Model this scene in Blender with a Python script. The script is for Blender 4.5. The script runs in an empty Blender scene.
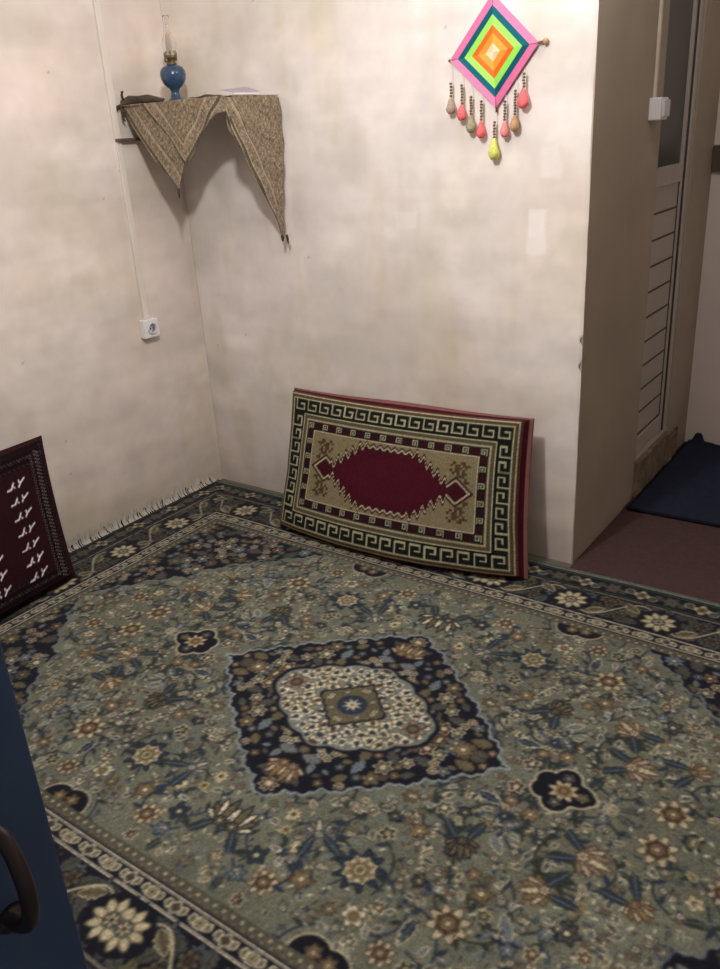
import bpy, bmesh, math, random
import numpy as np
from mathutils import Vector, Matrix
from mathutils.geometry import delaunay_2d_cdt

random.seed(7)
C = bpy.context.scene.collection
sc = bpy.context.scene
PI = math.pi

# ------------------------------------------------------------------ helpers
def s2l(c):
    c = np.asarray(c, dtype=np.float64)
    return np.where(c <= 0.04045, c / 12.92, ((c + 0.055) / 1.055) ** 2.4)

def rgb(r, g, b):
    v = s2l(np.array([r, g, b]) / 255.0)
    return (float(v[0]), float(v[1]), float(v[2]), 1.0)

def c255(r, g, b):
    return np.array([r, g, b], dtype=np.float64) / 255.0

def link(o, parent=None):
    C.objects.link(o)
    if parent is not None:
        o.parent = parent
    return o

def thing(name, label, cat, loc=(0, 0, 0), group=None):
    o = bpy.data.objects.new(name, None)
    o.empty_display_size = 0.05
    o.location = loc
    C.objects.link(o)
    o['label'] = label
    o['category'] = cat
    if group:
        o['group'] = group
    return o

def tag(o, label, cat, group=None, kind=None):
    o['label'] = label
    o['category'] = cat
    if group:
        o['group'] = group
    if kind:
        o['kind'] = kind
    return o

def struct(o, label):
    o['kind'] = 'structure'
    o['label'] = label
    return o

def from_bm(name, bm, m, parent=None, smooth=False, world=True):
    """Links a bmesh given in world coordinates; children are moved into the parent's frame."""
    bmesh.ops.recalc_face_normals(bm, faces=bm.faces[:])
    me = bpy.data.meshes.new(name)
    bm.to_mesh(me)
    bm.free()
    return from_me(name, me, m, parent, smooth, world)

def from_me(name, me, m, parent=None, smooth=False, world=True):
    if parent is not None and world:
        p = parent
        off = Vector((0, 0, 0))
        while p is not None:
            off += p.location
            p = p.parent
        me.transform(Matrix.Translation(-off))
    if m is not None:
        me.materials.append(m)
    if smooth:
        me.polygons.foreach_set('use_smooth', [True] * len(me.polygons))
    o = bpy.data.objects.new(name, me)
    return link(o, parent)

def grid_me(name, P, col=None):
    """P: (ny, nx, 3) positions; col: (ny, nx, 3) linear colour per vertex."""
    ny, nx = P.shape[:2]
    me = bpy.data.meshes.new(name)
    me.vertices.add(nx * ny)
    me.vertices.foreach_set('co', np.ascontiguousarray(P, dtype=np.float32).ravel())
    idx = np.arange(nx * ny).reshape(ny, nx)
    q = np.stack([idx[:-1, :-1], idx[:-1, 1:], idx[1:, 1:], idx[1:, :-1]], -1).reshape(-1, 4)
    n = len(q)
    me.loops.add(n * 4)
    me.loops.foreach_set('vertex_index', q.astype(np.int32).ravel())
    me.polygons.add(n)
    me.polygons.foreach_set('loop_start', np.arange(0, n * 4, 4, dtype=np.int32))
    me.polygons.foreach_set('loop_total', np.full(n, 4, dtype=np.int32))
    me.polygons.foreach_set('use_smooth', np.ones(n, dtype=bool))
    me.update(calc_edges=True)
    if col is not None:
        paint(me, col.reshape(-1, 3))
    return me

def paint(me, col):
    a = me.color_attributes.new('Col', 'FLOAT_COLOR', 'POINT')
    rgba = np.ones((len(me.vertices), 4), dtype=np.float32)
    rgba[:, :3] = col
    a.data.foreach_set('color', rgba.ravel())

def add_box(bm, lo, hi, bevel=0.0):
    c = [(a + b) / 2 for a, b in zip(lo, hi)]
    s = [abs(b - a) for a, b in zip(lo, hi)]
    r = bmesh.ops.create_cube(bm, size=1.0)
    bmesh.ops.scale(bm, vec=s, verts=r['verts'])
    bmesh.ops.translate(bm, vec=c, verts=r['verts'])
    if bevel > 0:
        es = list({e for v in r['verts'] for e in v.link_edges})
        bmesh.ops.bevel(bm, geom=es, offset=bevel, segments=2, affect='EDGES', profile=0.5)
    return bm

def add_tube(bm, pts, rad, seg=10, cap=True):
    pts = [Vector(p) for p in pts]
    n = len(pts)
    rads = rad if isinstance(rad, (list, tuple)) else [rad] * n
    rings = []
    up = Vector((0.31, 0.22, 0.93)).normalized()
    for i, p in enumerate(pts):
        t = (pts[min(i + 1, n - 1)] - pts[max(i - 1, 0)])
        t = t.normalized() if t.length > 1e-9 else Vector((0, 0, 1))
        a = t.cross(up)
        if a.length < 1e-4:
            a = t.cross(Vector((1, 0, 0)))
        a.normalize()
        b = t.cross(a).normalized()
        rings.append([bm.verts.new(p + rads[i] * (math.cos(2 * PI * k / seg) * a + math.sin(2 * PI * k / seg) * b)) for k in range(seg)])
    for i in range(n - 1):
        for k in range(seg):
            bm.faces.new((rings[i][k], rings[i][(k + 1) % seg], rings[i + 1][(k + 1) % seg], rings[i + 1][k]))
    if cap:
        bm.faces.new(rings[0])
        bm.faces.new(rings[-1][::-1])
    return bm

def shrink(prof, k=0.92):
    return [(r * k, h * k) for r, h in prof]

def add_lathe(bm, prof, c, seg=28, axis=None):
    """prof: list of (radius, height) turned about the z axis through c."""
    c = Vector(c)
    rot = Matrix.Identity(3)
    if axis is not None:
        rot = Vector((0, 0, 1)).rotation_difference(Vector(axis)).to_matrix()
    rings = []
    for r, h in prof:
        if r < 1e-6:
            rings.append([bm.verts.new(c + rot @ Vector((0, 0, h)))])
        else:
            rings.append([bm.verts.new(c + rot @ Vector((r * math.cos(2 * PI * k / seg), r * math.sin(2 * PI * k / seg), h))) for k in range(seg)])
    for A, B in zip(rings[:-1], rings[1:]):
        for k in range(seg):
            a = [A[k % len(A)], A[(k + 1) % len(A)], B[(k + 1) % len(B)], B[k % len(B)]]
            u = []
            for v in a:
                if v not in u:
                    u.append(v)
            if len(u) >= 3:
                bm.faces.new(u)
    return bm

# ------------------------------------------------------------------ numpy noise
RS = np.random.RandomState(11)

def vnoise(h, w, cells, rs=RS):
    """smooth value noise on an h x w raster with roughly 'cells' cells along the longer side"""
    k = max(h, w) / cells
    gh, gw = int(h / k) + 3, int(w / k) + 3
    g = rs.rand(gh, gw)
    y = np.linspace(0, h / k, h)
    x = np.linspace(0, w / k, w)
    yi, xi = y.astype(int), x.astype(int)
    fy, fx = y - yi, x - xi
    fy = fy * fy * (3 - 2 * fy)
    fx = fx * fx * (3 - 2 * fx)
    a = g[yi][:, xi]; b = g[yi][:, xi + 1]; c = g[yi + 1][:, xi]; d = g[yi + 1][:, xi + 1]
    fx = fx[None, :]; fy = fy[:, None]
    return (a * (1 - fx) + b * fx) * (1 - fy) + (c * (1 - fx) + d * fx) * fy

def fbm(h, w, cells, octv=4, rs=RS):
    o = np.zeros((h, w)); amp = 1.0; tot = 0
    for i in range(octv):
        o += amp * vnoise(h, w, cells * 2 ** i, rs); tot += amp; amp *= 0.5
    return o / tot

def sstep(a, b, x):
    t = np.clip((x - a) / (b - a), 0, 1)
    return t * t * (3 - 2 * t)

# ------------------------------------------------------------------ materials
def mat(name, color=(0.5, 0.5, 0.5, 1), rough=0.6, attr=False, metal=0.0, spec=0.5, noise=None, bump=None, sheen=0.0,
        trans=0.0, ior=1.45, coat=0.0, alpha=1.0):
    """noise=(scale, amount) varies the value; bump=(scale, strength, distance)"""
    m = bpy.data.materials.new(name)
    m.use_nodes = True
    nt = m.node_tree
    b = nt.nodes['Principled BSDF']
    b.inputs['Base Color'].default_value = color
    b.inputs['Roughness'].default_value = rough
    b.inputs['Metallic'].default_value = metal
    b.inputs['Specular IOR Level'].default_value = spec
    b.inputs['IOR'].default_value = ior
    b.inputs['Transmission Weight'].default_value = trans
    b.inputs['Sheen Weight'].default_value = sheen
    b.inputs['Coat Weight'].default_value = coat
    b.inputs['Alpha'].default_value = alpha
    src = None
    tc = nt.nodes.new('ShaderNodeTexCoord')
    if attr:
        a = nt.nodes.new('ShaderNodeAttribute')
        a.attribute_name = 'Col'
        src = a.outputs['Color']
    if noise:
        n = nt.nodes.new('ShaderNodeTexNoise')
        n.inputs['Scale'].default_value = noise[0]
        n.inputs['Detail'].default_value = 5
        nt.links.new(tc.outputs['Object'], n.inputs['Vector'])
        mr = nt.nodes.new('ShaderNodeMapRange')
        mr.inputs['From Min'].default_value = 0.25
        mr.inputs['From Max'].default_value = 0.75
        mr.inputs['To Min'].default_value = 1 - noise[1]
        mr.inputs['To Max'].default_value = 1 + noise[1]
        nt.links.new(n.outputs['Fac'], mr.inputs['Value'])
        mx = nt.nodes.new('ShaderNodeMix')
        mx.data_type = 'RGBA'
        mx.blend_type = 'MULTIPLY'
        mx.inputs['Factor'].default_value = 1.0
        if src is not None:
            nt.links.new(src, mx.inputs['A'])
        else:
            mx.inputs['A'].default_value = color
        nt.links.new(mr.outputs['Result'], mx.inputs['B'])
        src = mx.outputs['Result']
    if src is not None:
        nt.links.new(src, b.inputs['Base Color'])
    if bump:
        n2 = nt.nodes.new('ShaderNodeTexNoise')
        n2.inputs['Scale'].default_value = bump[0]
        n2.inputs['Detail'].default_value = 4
        nt.links.new(tc.outputs['Object'], n2.inputs['Vector'])
        bp = nt.nodes.new('ShaderNodeBump')
        bp.inputs['Strength'].default_value = bump[1]
        bp.inputs['Distance'].default_value = bump[2]
        nt.links.new(n2.outputs['Fac'], bp.inputs['Height'])
        nt.links.new(bp.outputs['Normal'], b.inputs['Normal'])
    return m

M = {}
M['plaster'] = mat('plaster', attr=True, rough=0.9, spec=0.15, noise=(14, 0.035), bump=(30, 0.25, 0.004))
M['plaster_plain'] = mat('plaster_plain', rgb(200, 190, 178), rough=0.9, spec=0.15, noise=(4, 0.06), bump=(30, 0.25, 0.004))
M['plaster_shaded'] = mat('plaster_shaded', rgb(172, 160, 146), rough=0.9, spec=0.15, noise=(3, 0.10), bump=(26, 0.3, 0.004))  # room plaster with the passage shade darkened into its colour
M['plaster_hall'] = mat('plaster_hall', rgb(226, 216, 213), rough=0.9, spec=0.15, noise=(3, 0.06), bump=(26, 0.3, 0.004))
M['ceiling'] = mat('ceiling', rgb(214, 206, 196), rough=0.9, noise=(3, 0.05))
M['cement'] = mat('cement', rgb(120, 108, 92), rough=0.95, noise=(18, 0.35), bump=(40, 0.8, 0.01))
M['concrete_floor'] = mat('concrete_floor', rgb(104, 98, 90), rough=0.9, noise=(8, 0.15))
M['rug'] = mat('rug', attr=True, rough=0.95, spec=0.1, noise=(160, 0.22), bump=(420, 0.5, 0.003), sheen=0.06)
M['rug_edge'] = mat('rug_edge', rgb(92, 98, 88), rough=0.95, spec=0.1, noise=(90, 0.3), bump=(200, 0.6, 0.003))
M['fringe'] = mat('fringe', attr=True, rough=0.95, spec=0.1)
M['maroon'] = mat('maroon_carpet', rgb(78, 60, 60), rough=0.97, spec=0.1, noise=(60, 0.12), bump=(300, 0.4, 0.002))
M['navy_mat'] = mat('navy_mat', rgb(40, 44, 62), rough=0.95, spec=0.1, noise=(40, 0.14), bump=(260, 0.4, 0.002))
M['navy_hem'] = mat('navy_hem', rgb(26, 26, 36), rough=0.95, spec=0.1)
M['kilim'] = mat('kilim', attr=True, rough=0.95, spec=0.1, noise=(190, 0.14), bump=(330, 0.4, 0.002))
M['gusset'] = mat('gusset', rgb(70, 18, 32), rough=0.9, spec=0.15, noise=(40, 0.15))
M['dusty_pink'] = mat('dusty_pink', rgb(124, 86, 82), rough=0.92, spec=0.1, noise=(40, 0.1))
M['wine_back'] = mat('wine_back', rgb(52, 24, 31), rough=0.92, spec=0.1, noise=(40, 0.1))
M['wood'] = mat('shelf_wood', rgb(120, 96, 72), rough=0.7, noise=(30, 0.2))
M['iron'] = mat('dull_iron', rgb(104, 92, 82), rough=0.6, metal=0.3, noise=(30, 0.2))
M['brocade'] = mat('brocade', attr=True, rough=0.75, spec=0.25, noise=(150, 0.25), bump=(300, 0.5, 0.002), sheen=0.1)
M['dark_thread'] = mat('dark_thread', rgb(60, 54, 42), rough=0.9)
M['blue_glaze'] = mat('blue_glaze', rgb(44, 70, 100), rough=0.18, spec=0.5, coat=0.4)
M['brass'] = mat('aged_brass', rgb(128, 112, 84), rough=0.4, metal=0.8)
M['glass'] = mat('chimney_glass', rgb(250, 250, 250), rough=0.03, trans=1.0, ior=1.3)
M['paper'] = mat('paper', rgb(226, 222, 226), rough=0.8)
M['paper_mauve'] = mat('paper_mauve', rgb(170, 160, 178), rough=0.7)
M['white_plastic'] = mat('white_plastic', rgb(232, 232, 236), rough=0.35)
M['socket_grey'] = mat('socket_grey', rgb(206, 208, 216), rough=0.4)
M['hole'] = mat('dark_hole', rgb(30, 28, 28), rough=0.9)
M['duct'] = mat('duct_plastic', rgb(226, 219, 210), rough=0.6, noise=(10, 0.04))
M['duct_dirty'] = mat('duct_dirty', rgb(206, 196, 180), rough=0.6, noise=(20, 0.12))
M['pvc'] = mat('pvc', rgb(182, 174, 168), rough=0.4, noise=(5, 0.05))
M['pvc_panel'] = mat('pvc_panel', rgb(174, 166, 158), rough=0.45, noise=(5, 0.05))
M['groove'] = mat('groove', rgb(84, 75, 68), rough=0.8)
M['seal'] = mat('rubber_seal', rgb(70, 62, 58), rough=0.7)
M['frosted'] = mat('frosted_glass', rgb(70, 72, 68), rough=0.35, spec=0.5, noise=(60, 0.08))
M['brown_band'] = mat('band_brown', rgb(96, 82, 66), rough=0.8, noise=(20, 0.2))
M['blue_paint'] = mat('blue_paint', rgb(58, 81, 118), rough=0.42, spec=0.4, noise=(7, 0.10), bump=(60, 0.15, 0.002))
M['bronze'] = mat('bronze', rgb(66, 57, 58), rough=0.4, metal=0.6, noise=(40, 0.2))
M['yarn'] = mat('yarn', attr=True, rough=0.95, spec=0.05, bump=(400, 0.4, 0.002))
M['stick'] = mat('stick', rgb(128, 92, 60), rough=0.8, noise=(60, 0.2))
M['cord'] = mat('cord', rgb(112, 92, 70), rough=0.9, noise=(200, 0.5))
M['thread'] = mat('pale_thread', rgb(214, 200, 190), rough=0.9)
M['coral'] = mat('coral_wool', rgb(240, 116, 120), rough=0.95, noise=(150, 0.2))
M['rose'] = mat('rose_wool', rgb(242, 142, 146), rough=0.95, noise=(150, 0.2))
M['tan'] = mat('tan_wool', rgb(184, 148, 114), rough=0.95, noise=(150, 0.25))
M['taupe'] = mat('taupe_wool', rgb(172, 152, 136), rough=0.95, noise=(150, 0.2))
M['sage'] = mat('sage_wool', rgb(160, 154, 126), rough=0.95, noise=(150, 0.35))
M['lime'] = mat('lime_wool', rgb(220, 220, 116), rough=0.95, noise=(150, 0.2))

# ------------------------------------------------------------------ SETTING
X1 = 1.792          # free end of the back wall
FZ = -0.014         # bare floor; the top of the rug pile is z = 0
CEIL = 2.62
XR, YF, YH = 3.75, -3.22, 1.47

def wall_colour(h, w, hm, wm, seed, base, zlow_tint=0.10, edge=None):
    """mottled old plaster with vertical damp stains and pale trowelled patches"""
    rs = np.random.RandomState(seed)
    col = np.ones((h, w, 3)) * base
    n1 = fbm(h, w, 5, 4, rs); n2 = fbm(h, w, 14, 4, rs)
    # damp stains run downwards: noise squeezed across, stretched down
    st = np.repeat(fbm(max(4, h // 6), w, 18, 3, rs), 6, axis=0)
    st = np.vstack([st, np.repeat(st[-1:], max(0, h - len(st)), axis=0)])[:h]
    z = np.linspace(0, 1, h)[:, None]
    yel = c255(206, 194, 160)
    a = sstep(0.5, 0.72, n1)[..., None] * 0.20 + (sstep(0.52, 0.75, st) * (1 - 0.6 * z))[..., None] * 0.26
    col = col * (1 - a) + yel * a
    pale = c255(240, 234, 230)
    a = sstep(0.55, 0.68, n2)[..., None] * 0.35
    col = col * (1 - a) + pale * a
    pink = c255(226, 206, 194)
    a = sstep(0.55, 0.8, fbm(h, w, 4, 3, rs))[..., None] * 0.4
    col = col * (1 - a) + pink * a
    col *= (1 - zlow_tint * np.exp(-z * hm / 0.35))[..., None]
    n3 = fbm(h, w, 26, 4, rs); n4 = np.repeat(fbm(h, max(4, w // 5), 30, 3, rs), 5, axis=1)
    n4 = np.hstack([n4, np.repeat(n4[:, -1:], max(0, w - n4.shape[1]), axis=1)])[:, :w]
    col *= (1 + 0.11 * (n3 - 0.5) + 0.11 * (n4 - 0.5))[..., None]
    gr = c255(196, 192, 178)
    a = sstep(0.52, 0.68, fbm(h, w, 9, 4, rs))[..., None] * 0.24
    col = col * (1 - a) + gr * a
    # fine cracks and specks
    sp = rs.rand(h, w) > 0.99985
    col[sp] *= 0.82
    return col

# back wall with its free end: dense painted grid for the face, box for the body
def back_wall():
    nx, nz = 226, 330
    xs = np.linspace(0, X1, nx); zs = np.linspace(FZ, CEIL, nz)
    Xg, Zg = np.meshgrid(xs, zs)
    wob = (fbm(nz, nx, 7, 3, np.random.RandomState(3)) - 0.5) * 0.012
    Yg = np.zeros_like(Xg) + wob * sstep(0.0, 0.1, Xg)
    # irregular arris at the free end, with two chips
    e = (vnoise(nz, 1, 60, np.random.RandomState(4))[:, 0] - 0.5) * 0.006
    chip = -0.012 * np.exp(-((zs - 0.83) / 0.012) ** 2) - 0.010 * np.exp(-((zs - 0.74) / 0.012) ** 2)
    Xg[:, -1] += np.clip(e + chip, -0.02, 0.0)
    Yg[:, -1] += 0.004
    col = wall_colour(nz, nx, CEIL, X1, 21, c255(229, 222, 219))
    # bare white filler patches
    for (x0, x1, z0, z1) in ((1.575, 1.66, 1.10, 1.245), (1.06, 1.17, 1.17, 1.25), (1.62, 1.70, 1.33, 1.44)):
        nn = (fbm(nz, nx, 40, 2, np.random.RandomState(5)) - 0.5) * 0.03
        m_ = sstep(0, 0.012, np.minimum.reduce([Xg - x0 + nn, x1 - Xg + nn, Zg - z0 + nn, z1 - Zg - nn]))[..., None] * (0.75 if x0 == 1.575 else 0.4)
        col = col * (1 - m_) + c255(246, 242, 242) * m_
    P = np.stack([Xg, Yg, Zg], -1)
    me = grid_me('wall_back', P, s2l(col))
    me.flip_normals()
    o = from_me('wall_back', me, M['plaster'])
    o['kind'] = 'structure'
    struct(o, 'mottled cream plaster back wall behind the leaning cushion')
    return o
back_wall()

def left_wall():
    ny, nz = 330, 330
    ys = np.linspace(YF, 0.0, ny); zs = np.linspace(FZ, CEIL, nz)
    Yg, Zg = np.meshgrid(ys, zs)
    wob = (fbm(nz, ny, 8, 3, np.random.RandomState(8)) - 0.5) * 0.010
    Xg = wob * sstep(0.0, 0.1, -Yg) - 0.001
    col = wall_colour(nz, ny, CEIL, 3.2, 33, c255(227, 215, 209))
    P = np.stack([Xg, Yg, Zg], -1)
    me = grid_me('wall_left', P, s2l(col))
    struct(from_me('wall_left', me, M['plaster']), 'stained cream plaster wall on the left with the power socket')
left_wall()

# thick wall between the room and the passage (its face looks right, in the shade), notched round the white door
DY0, DY1, DZ0, DZ1 = 0.676, 1.142, 0.165, 2.15
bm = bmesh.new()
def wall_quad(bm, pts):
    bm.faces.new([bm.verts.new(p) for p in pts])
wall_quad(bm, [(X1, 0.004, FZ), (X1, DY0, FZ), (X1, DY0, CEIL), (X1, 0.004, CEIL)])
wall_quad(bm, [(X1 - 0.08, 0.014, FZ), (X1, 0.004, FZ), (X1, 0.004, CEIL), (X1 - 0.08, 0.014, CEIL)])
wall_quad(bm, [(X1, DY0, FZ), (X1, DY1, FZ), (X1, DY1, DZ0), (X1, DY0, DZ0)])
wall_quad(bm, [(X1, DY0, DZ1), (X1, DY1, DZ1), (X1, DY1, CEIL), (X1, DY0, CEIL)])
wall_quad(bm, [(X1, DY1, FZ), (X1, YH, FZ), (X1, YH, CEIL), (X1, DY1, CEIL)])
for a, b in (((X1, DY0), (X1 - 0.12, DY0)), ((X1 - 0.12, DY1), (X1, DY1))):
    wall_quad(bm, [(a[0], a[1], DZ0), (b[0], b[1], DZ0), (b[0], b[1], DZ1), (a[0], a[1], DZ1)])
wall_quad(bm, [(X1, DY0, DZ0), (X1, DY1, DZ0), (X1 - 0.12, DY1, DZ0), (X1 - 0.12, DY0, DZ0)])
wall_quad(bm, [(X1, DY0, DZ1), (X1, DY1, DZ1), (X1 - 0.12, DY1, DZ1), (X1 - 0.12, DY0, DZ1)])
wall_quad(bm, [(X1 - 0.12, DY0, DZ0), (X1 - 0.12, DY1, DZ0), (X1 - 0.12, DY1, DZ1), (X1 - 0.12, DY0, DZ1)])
struct(from_bm('wall_passage', bm, M['plaster_shaded']), 'plaster wall of the passage, shade mixed into its brownish colour, holding the white door')

bm = bmesh.new()
add_box(bm, (X1 - 0.2, YH, FZ - 0.05), (XR, YH + 0.1, CEIL))
struct(from_bm('wall_hall_end', bm, M['plaster_hall']), 'pale end wall of the passage behind the navy mat')
bm = bmesh.new()
add_box(bm, (XR, YF - 0.1, FZ - 0.05), (XR + 0.1, YH + 0.1, CEIL))
struct(from_bm('wall_right', bm, M['plaster_plain']), 'plaster wall on the right, outside the picture')
bm = bmesh.new()
DX0, DX1 = 2.285, 3.10
add_box(bm, (-0.1, YF - 0.1, FZ - 0.05), (DX0, YF, CEIL))
add_box(bm, (DX1, YF - 0.1, FZ - 0.05), (XR, YF, CEIL))
add_box(bm, (DX0, YF - 0.1, 2.08), (DX1, YF, CEIL))
struct(from_bm('wall_front', bm, M['plaster_plain']), 'plaster wall behind the viewer with the open doorway')
bm = bmesh.new()
add_box(bm, (-0.1, YF - 0.6, FZ - 0.1), (XR + 0.1, YH + 0.1, FZ))
struct(from_bm('floor', bm, M['concrete_floor']), 'bare concrete floor under the rug')
bm = bmesh.new()
add_box(bm, (-0.1, YF - 0.1, CEIL), (XR + 0.1, YH + 0.1, CEIL + 0.1))
struct(from_bm('ceiling', bm, M['ceiling']), 'plain plaster ceiling above the picture')

# raised brown band running across the passage end wall
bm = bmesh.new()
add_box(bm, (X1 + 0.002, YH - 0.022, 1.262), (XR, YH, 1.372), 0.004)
struct(from_bm('end_wall_band', bm, M['brown_band']), 'brown horizontal band across the passage end wall')

# rough cement step under the white door
def cement_step():
    ny, nz = 60, 16
    ys = np.linspace(DY0 - 0.012, 1.30, ny); zs = np.linspace(FZ, DZ0 - 0.004, nz)
    Yg, Zg = np.meshgrid(ys, zs)
    n = (fbm(nz, ny, 16, 3, np.random.RandomState(9)) - 0.5)
    depth = 0.018 + n * 0.022
    depth = depth * sstep(0, 0.02, Yg - ys[0]) * sstep(0, 0.05, ys[-1] - Yg)
    Zg = Zg - (Zg > DZ0 - 0.03) * sstep(1.05, 1.3, Yg) * 0.05
    Xg = X1 + 0.001 + depth
    P = np.stack([Xg, Yg, Zg], -1)
    top = P[-1:].copy(); top[..., 0] = X1 - 0.05
    P = np.concatenate([P, top], 0)
    me = grid_me('trim_2', P)
    struct(from_me('trim_2', me, M['cement']), 'rough cement sill under the white door')
cement_step()

# ------------------------------------------------------------------ white PVC door (door_1)
d1 = bpy.data.objects.new('door_1', None); C.objects.link(d1); d1.location = (X1 - 0.05, DY0, DZ0)
struct(d1, 'white plastic door with a dark frosted upper pane and ribbed lower panel')
xf = X1 - 0.018      # face of the leaf
bm = bmesh.new()    # outer frame round the opening
for lo, hi in (((X1 - 0.075, DY0 + 0.001, DZ0 + 0.001), (X1 - 0.045, DY0 + 0.03, DZ1 - 0.001)),
               ((X1 - 0.075, DY1 - 0.045, DZ0 + 0.001), (X1 - 0.008, DY1 - 0.001, DZ1 - 0.001)),
               ((X1 - 0.075, DY0 + 0.03, DZ1 - 0.05), (X1 - 0.008, DY1 - 0.045, DZ1 - 0.001))):
    add_box(bm, lo, hi, 0.003)
from_bm('door_frame', bm, M['pvc'], d1)
bm = bmesh.new()
add_box(bm, (X1 - 0.07, DY1 - 0.052, DZ0 + 0.002), (X1 - 0.012, DY1 - 0.0455, DZ1 - 0.05))
add_box(bm, (X1 - 0.07, DY0 + 0.0305, DZ0 + 0.002), (X1 - 0.046, DY0 + 0.035, DZ1 - 0.05))
from_bm('rubber_seal', bm, M['seal'], d1)
y0, y1 = DY0 + 0.036, DY1 - 0.052
ST = 0.024
bm = bmesh.new()    # leaf stiles and rails
for lo, hi in (((xf - 0.03, y0, DZ0 + 0.003), (xf, y0 + ST, DZ1 - 0.055)),
               ((xf - 0.03, y1 - ST, DZ0 + 0.003), (xf, y1, DZ1 - 0.055)),
               ((xf - 0.03, y0 + ST, DZ0 + 0.003), (xf, y1 - ST, 0.245)),
               ((xf - 0.03, y0 + ST, 1.252), (xf, y1 - ST, 1.322)),
               ((xf - 0.03, y0 + ST, DZ1 - 0.12), (xf, y1 - ST, DZ1 - 0.055))):
    add_box(bm, lo, hi, 0.003)
leaf_o = from_bm('door_leaf', bm, M['pvc'], d1)
bm = bmesh.new()
add_box(bm, (xf - 0.022, y0 + ST, 0.245), (xf - 0.008, y1 - ST, 1.252))
pn = from_bm('ribbed_panel', bm, M['pvc_panel'], d1)
bm = bmesh.new()
for k in range(10):
    z = 1.153 - 0.1005 * k
    if z > 0.25:
        add_box(bm, (xf - 0.0085, y0 + ST, z - 0.004), (xf - 0.0066, y1 - ST, z + 0.004))
add_box(bm, (xf - 0.0085, y0 + ST, 0.245), (xf - 0.005, y1 - ST, 0.253))
add_box(bm, (xf - 0.0085, y1 - ST - 0.006, 0.25), (xf - 0.005, y1 - ST, 1.25))
from_bm('panel_grooves', bm, M['groove'], pn)
bm = bmesh.new()
add_box(bm, (xf - 0.022, y0 + ST, 1.322), (xf - 0.012, y1 - ST, DZ1 - 0.12))
from_bm('frosted_pane', bm, M['frosted'], d1)

# ------------------------------------------------------------------ blue door by the viewer (door_2)
XD = 2.30
d2 = bpy.data.objects.new('door_2', None); C.objects.link(d2); d2.location = (XD - 0.02, YF + 0.03, FZ)
struct(d2, 'dark navy painted metal door standing open at the left foreground')
bm = bmesh.new()
add_box(bm, (XD - 0.04, YF + 0.03, FZ + 0.02), (XD, -2.378, 2.05), 0.002)
from_bm('door_leaf', bm, M['blue_paint'], d2)
bm = bmesh.new()
hy = -2.427
hz0 = 0.008
ctrl = [(XD, hy + 0.002, 1.076), (XD + 0.012, hy + 0.003, 1.078), (XD + 0.027, hy + 0.004, 1.071), (XD + 0.035, hy + 0.004, 1.052),
        (XD + 0.037, hy + 0.004, 1.032), (XD + 0.035, hy + 0.003, 1.012), (XD + 0.027, hy + 0.002, 0.997), (XD + 0.012, hy + 0.001, 0.989), (XD, hy + 0.000, 0.990)]
ctrl = [(a, b, c_ + hz0) for a, b, c_ in ctrl]
pts = []
for i in range(len(ctrl) - 1):
    for k in range(4):
        t = k / 4
        p0 = Vector(ctrl[max(i - 1, 0)]); p1 = Vector(ctrl[i]); p2 = Vector(ctrl[i + 1]); p3 = Vector(ctrl[min(i + 2, len(ctrl) - 1)])
        pts.append(0.5 * ((2 * p1) + (p2 - p0) * t + (2 * p0 - 5 * p1 + 4 * p2 - p3) * t * t + (3 * p1 - p0 - 3 * p2 + p3) * t ** 3))
pts.append(Vector(ctrl[-1]))
n = len(pts)
add_tube(bm, pts, [0.0050 + 0.0010 * math.sin(PI * i / (n - 1)) for i in range(n)], 14)
hd = from_bm('pull_handle', bm, M['bronze'], d2, smooth=True)
for (yy, zz) in ((hy + 0.014, 1.116), (hy + 0.004, 0.992)):
    bm = bmesh.new()
    add_lathe(bm, [(0, 0.008), (0.006, 0.0075), (0.010, 0.004), (0.012, 0.0), (0, 0)], (XD, yy, zz), 16, (1, 0, 0))
    from_bm('mounting_boss', bm, M['bronze'], hd, smooth=True)

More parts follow.
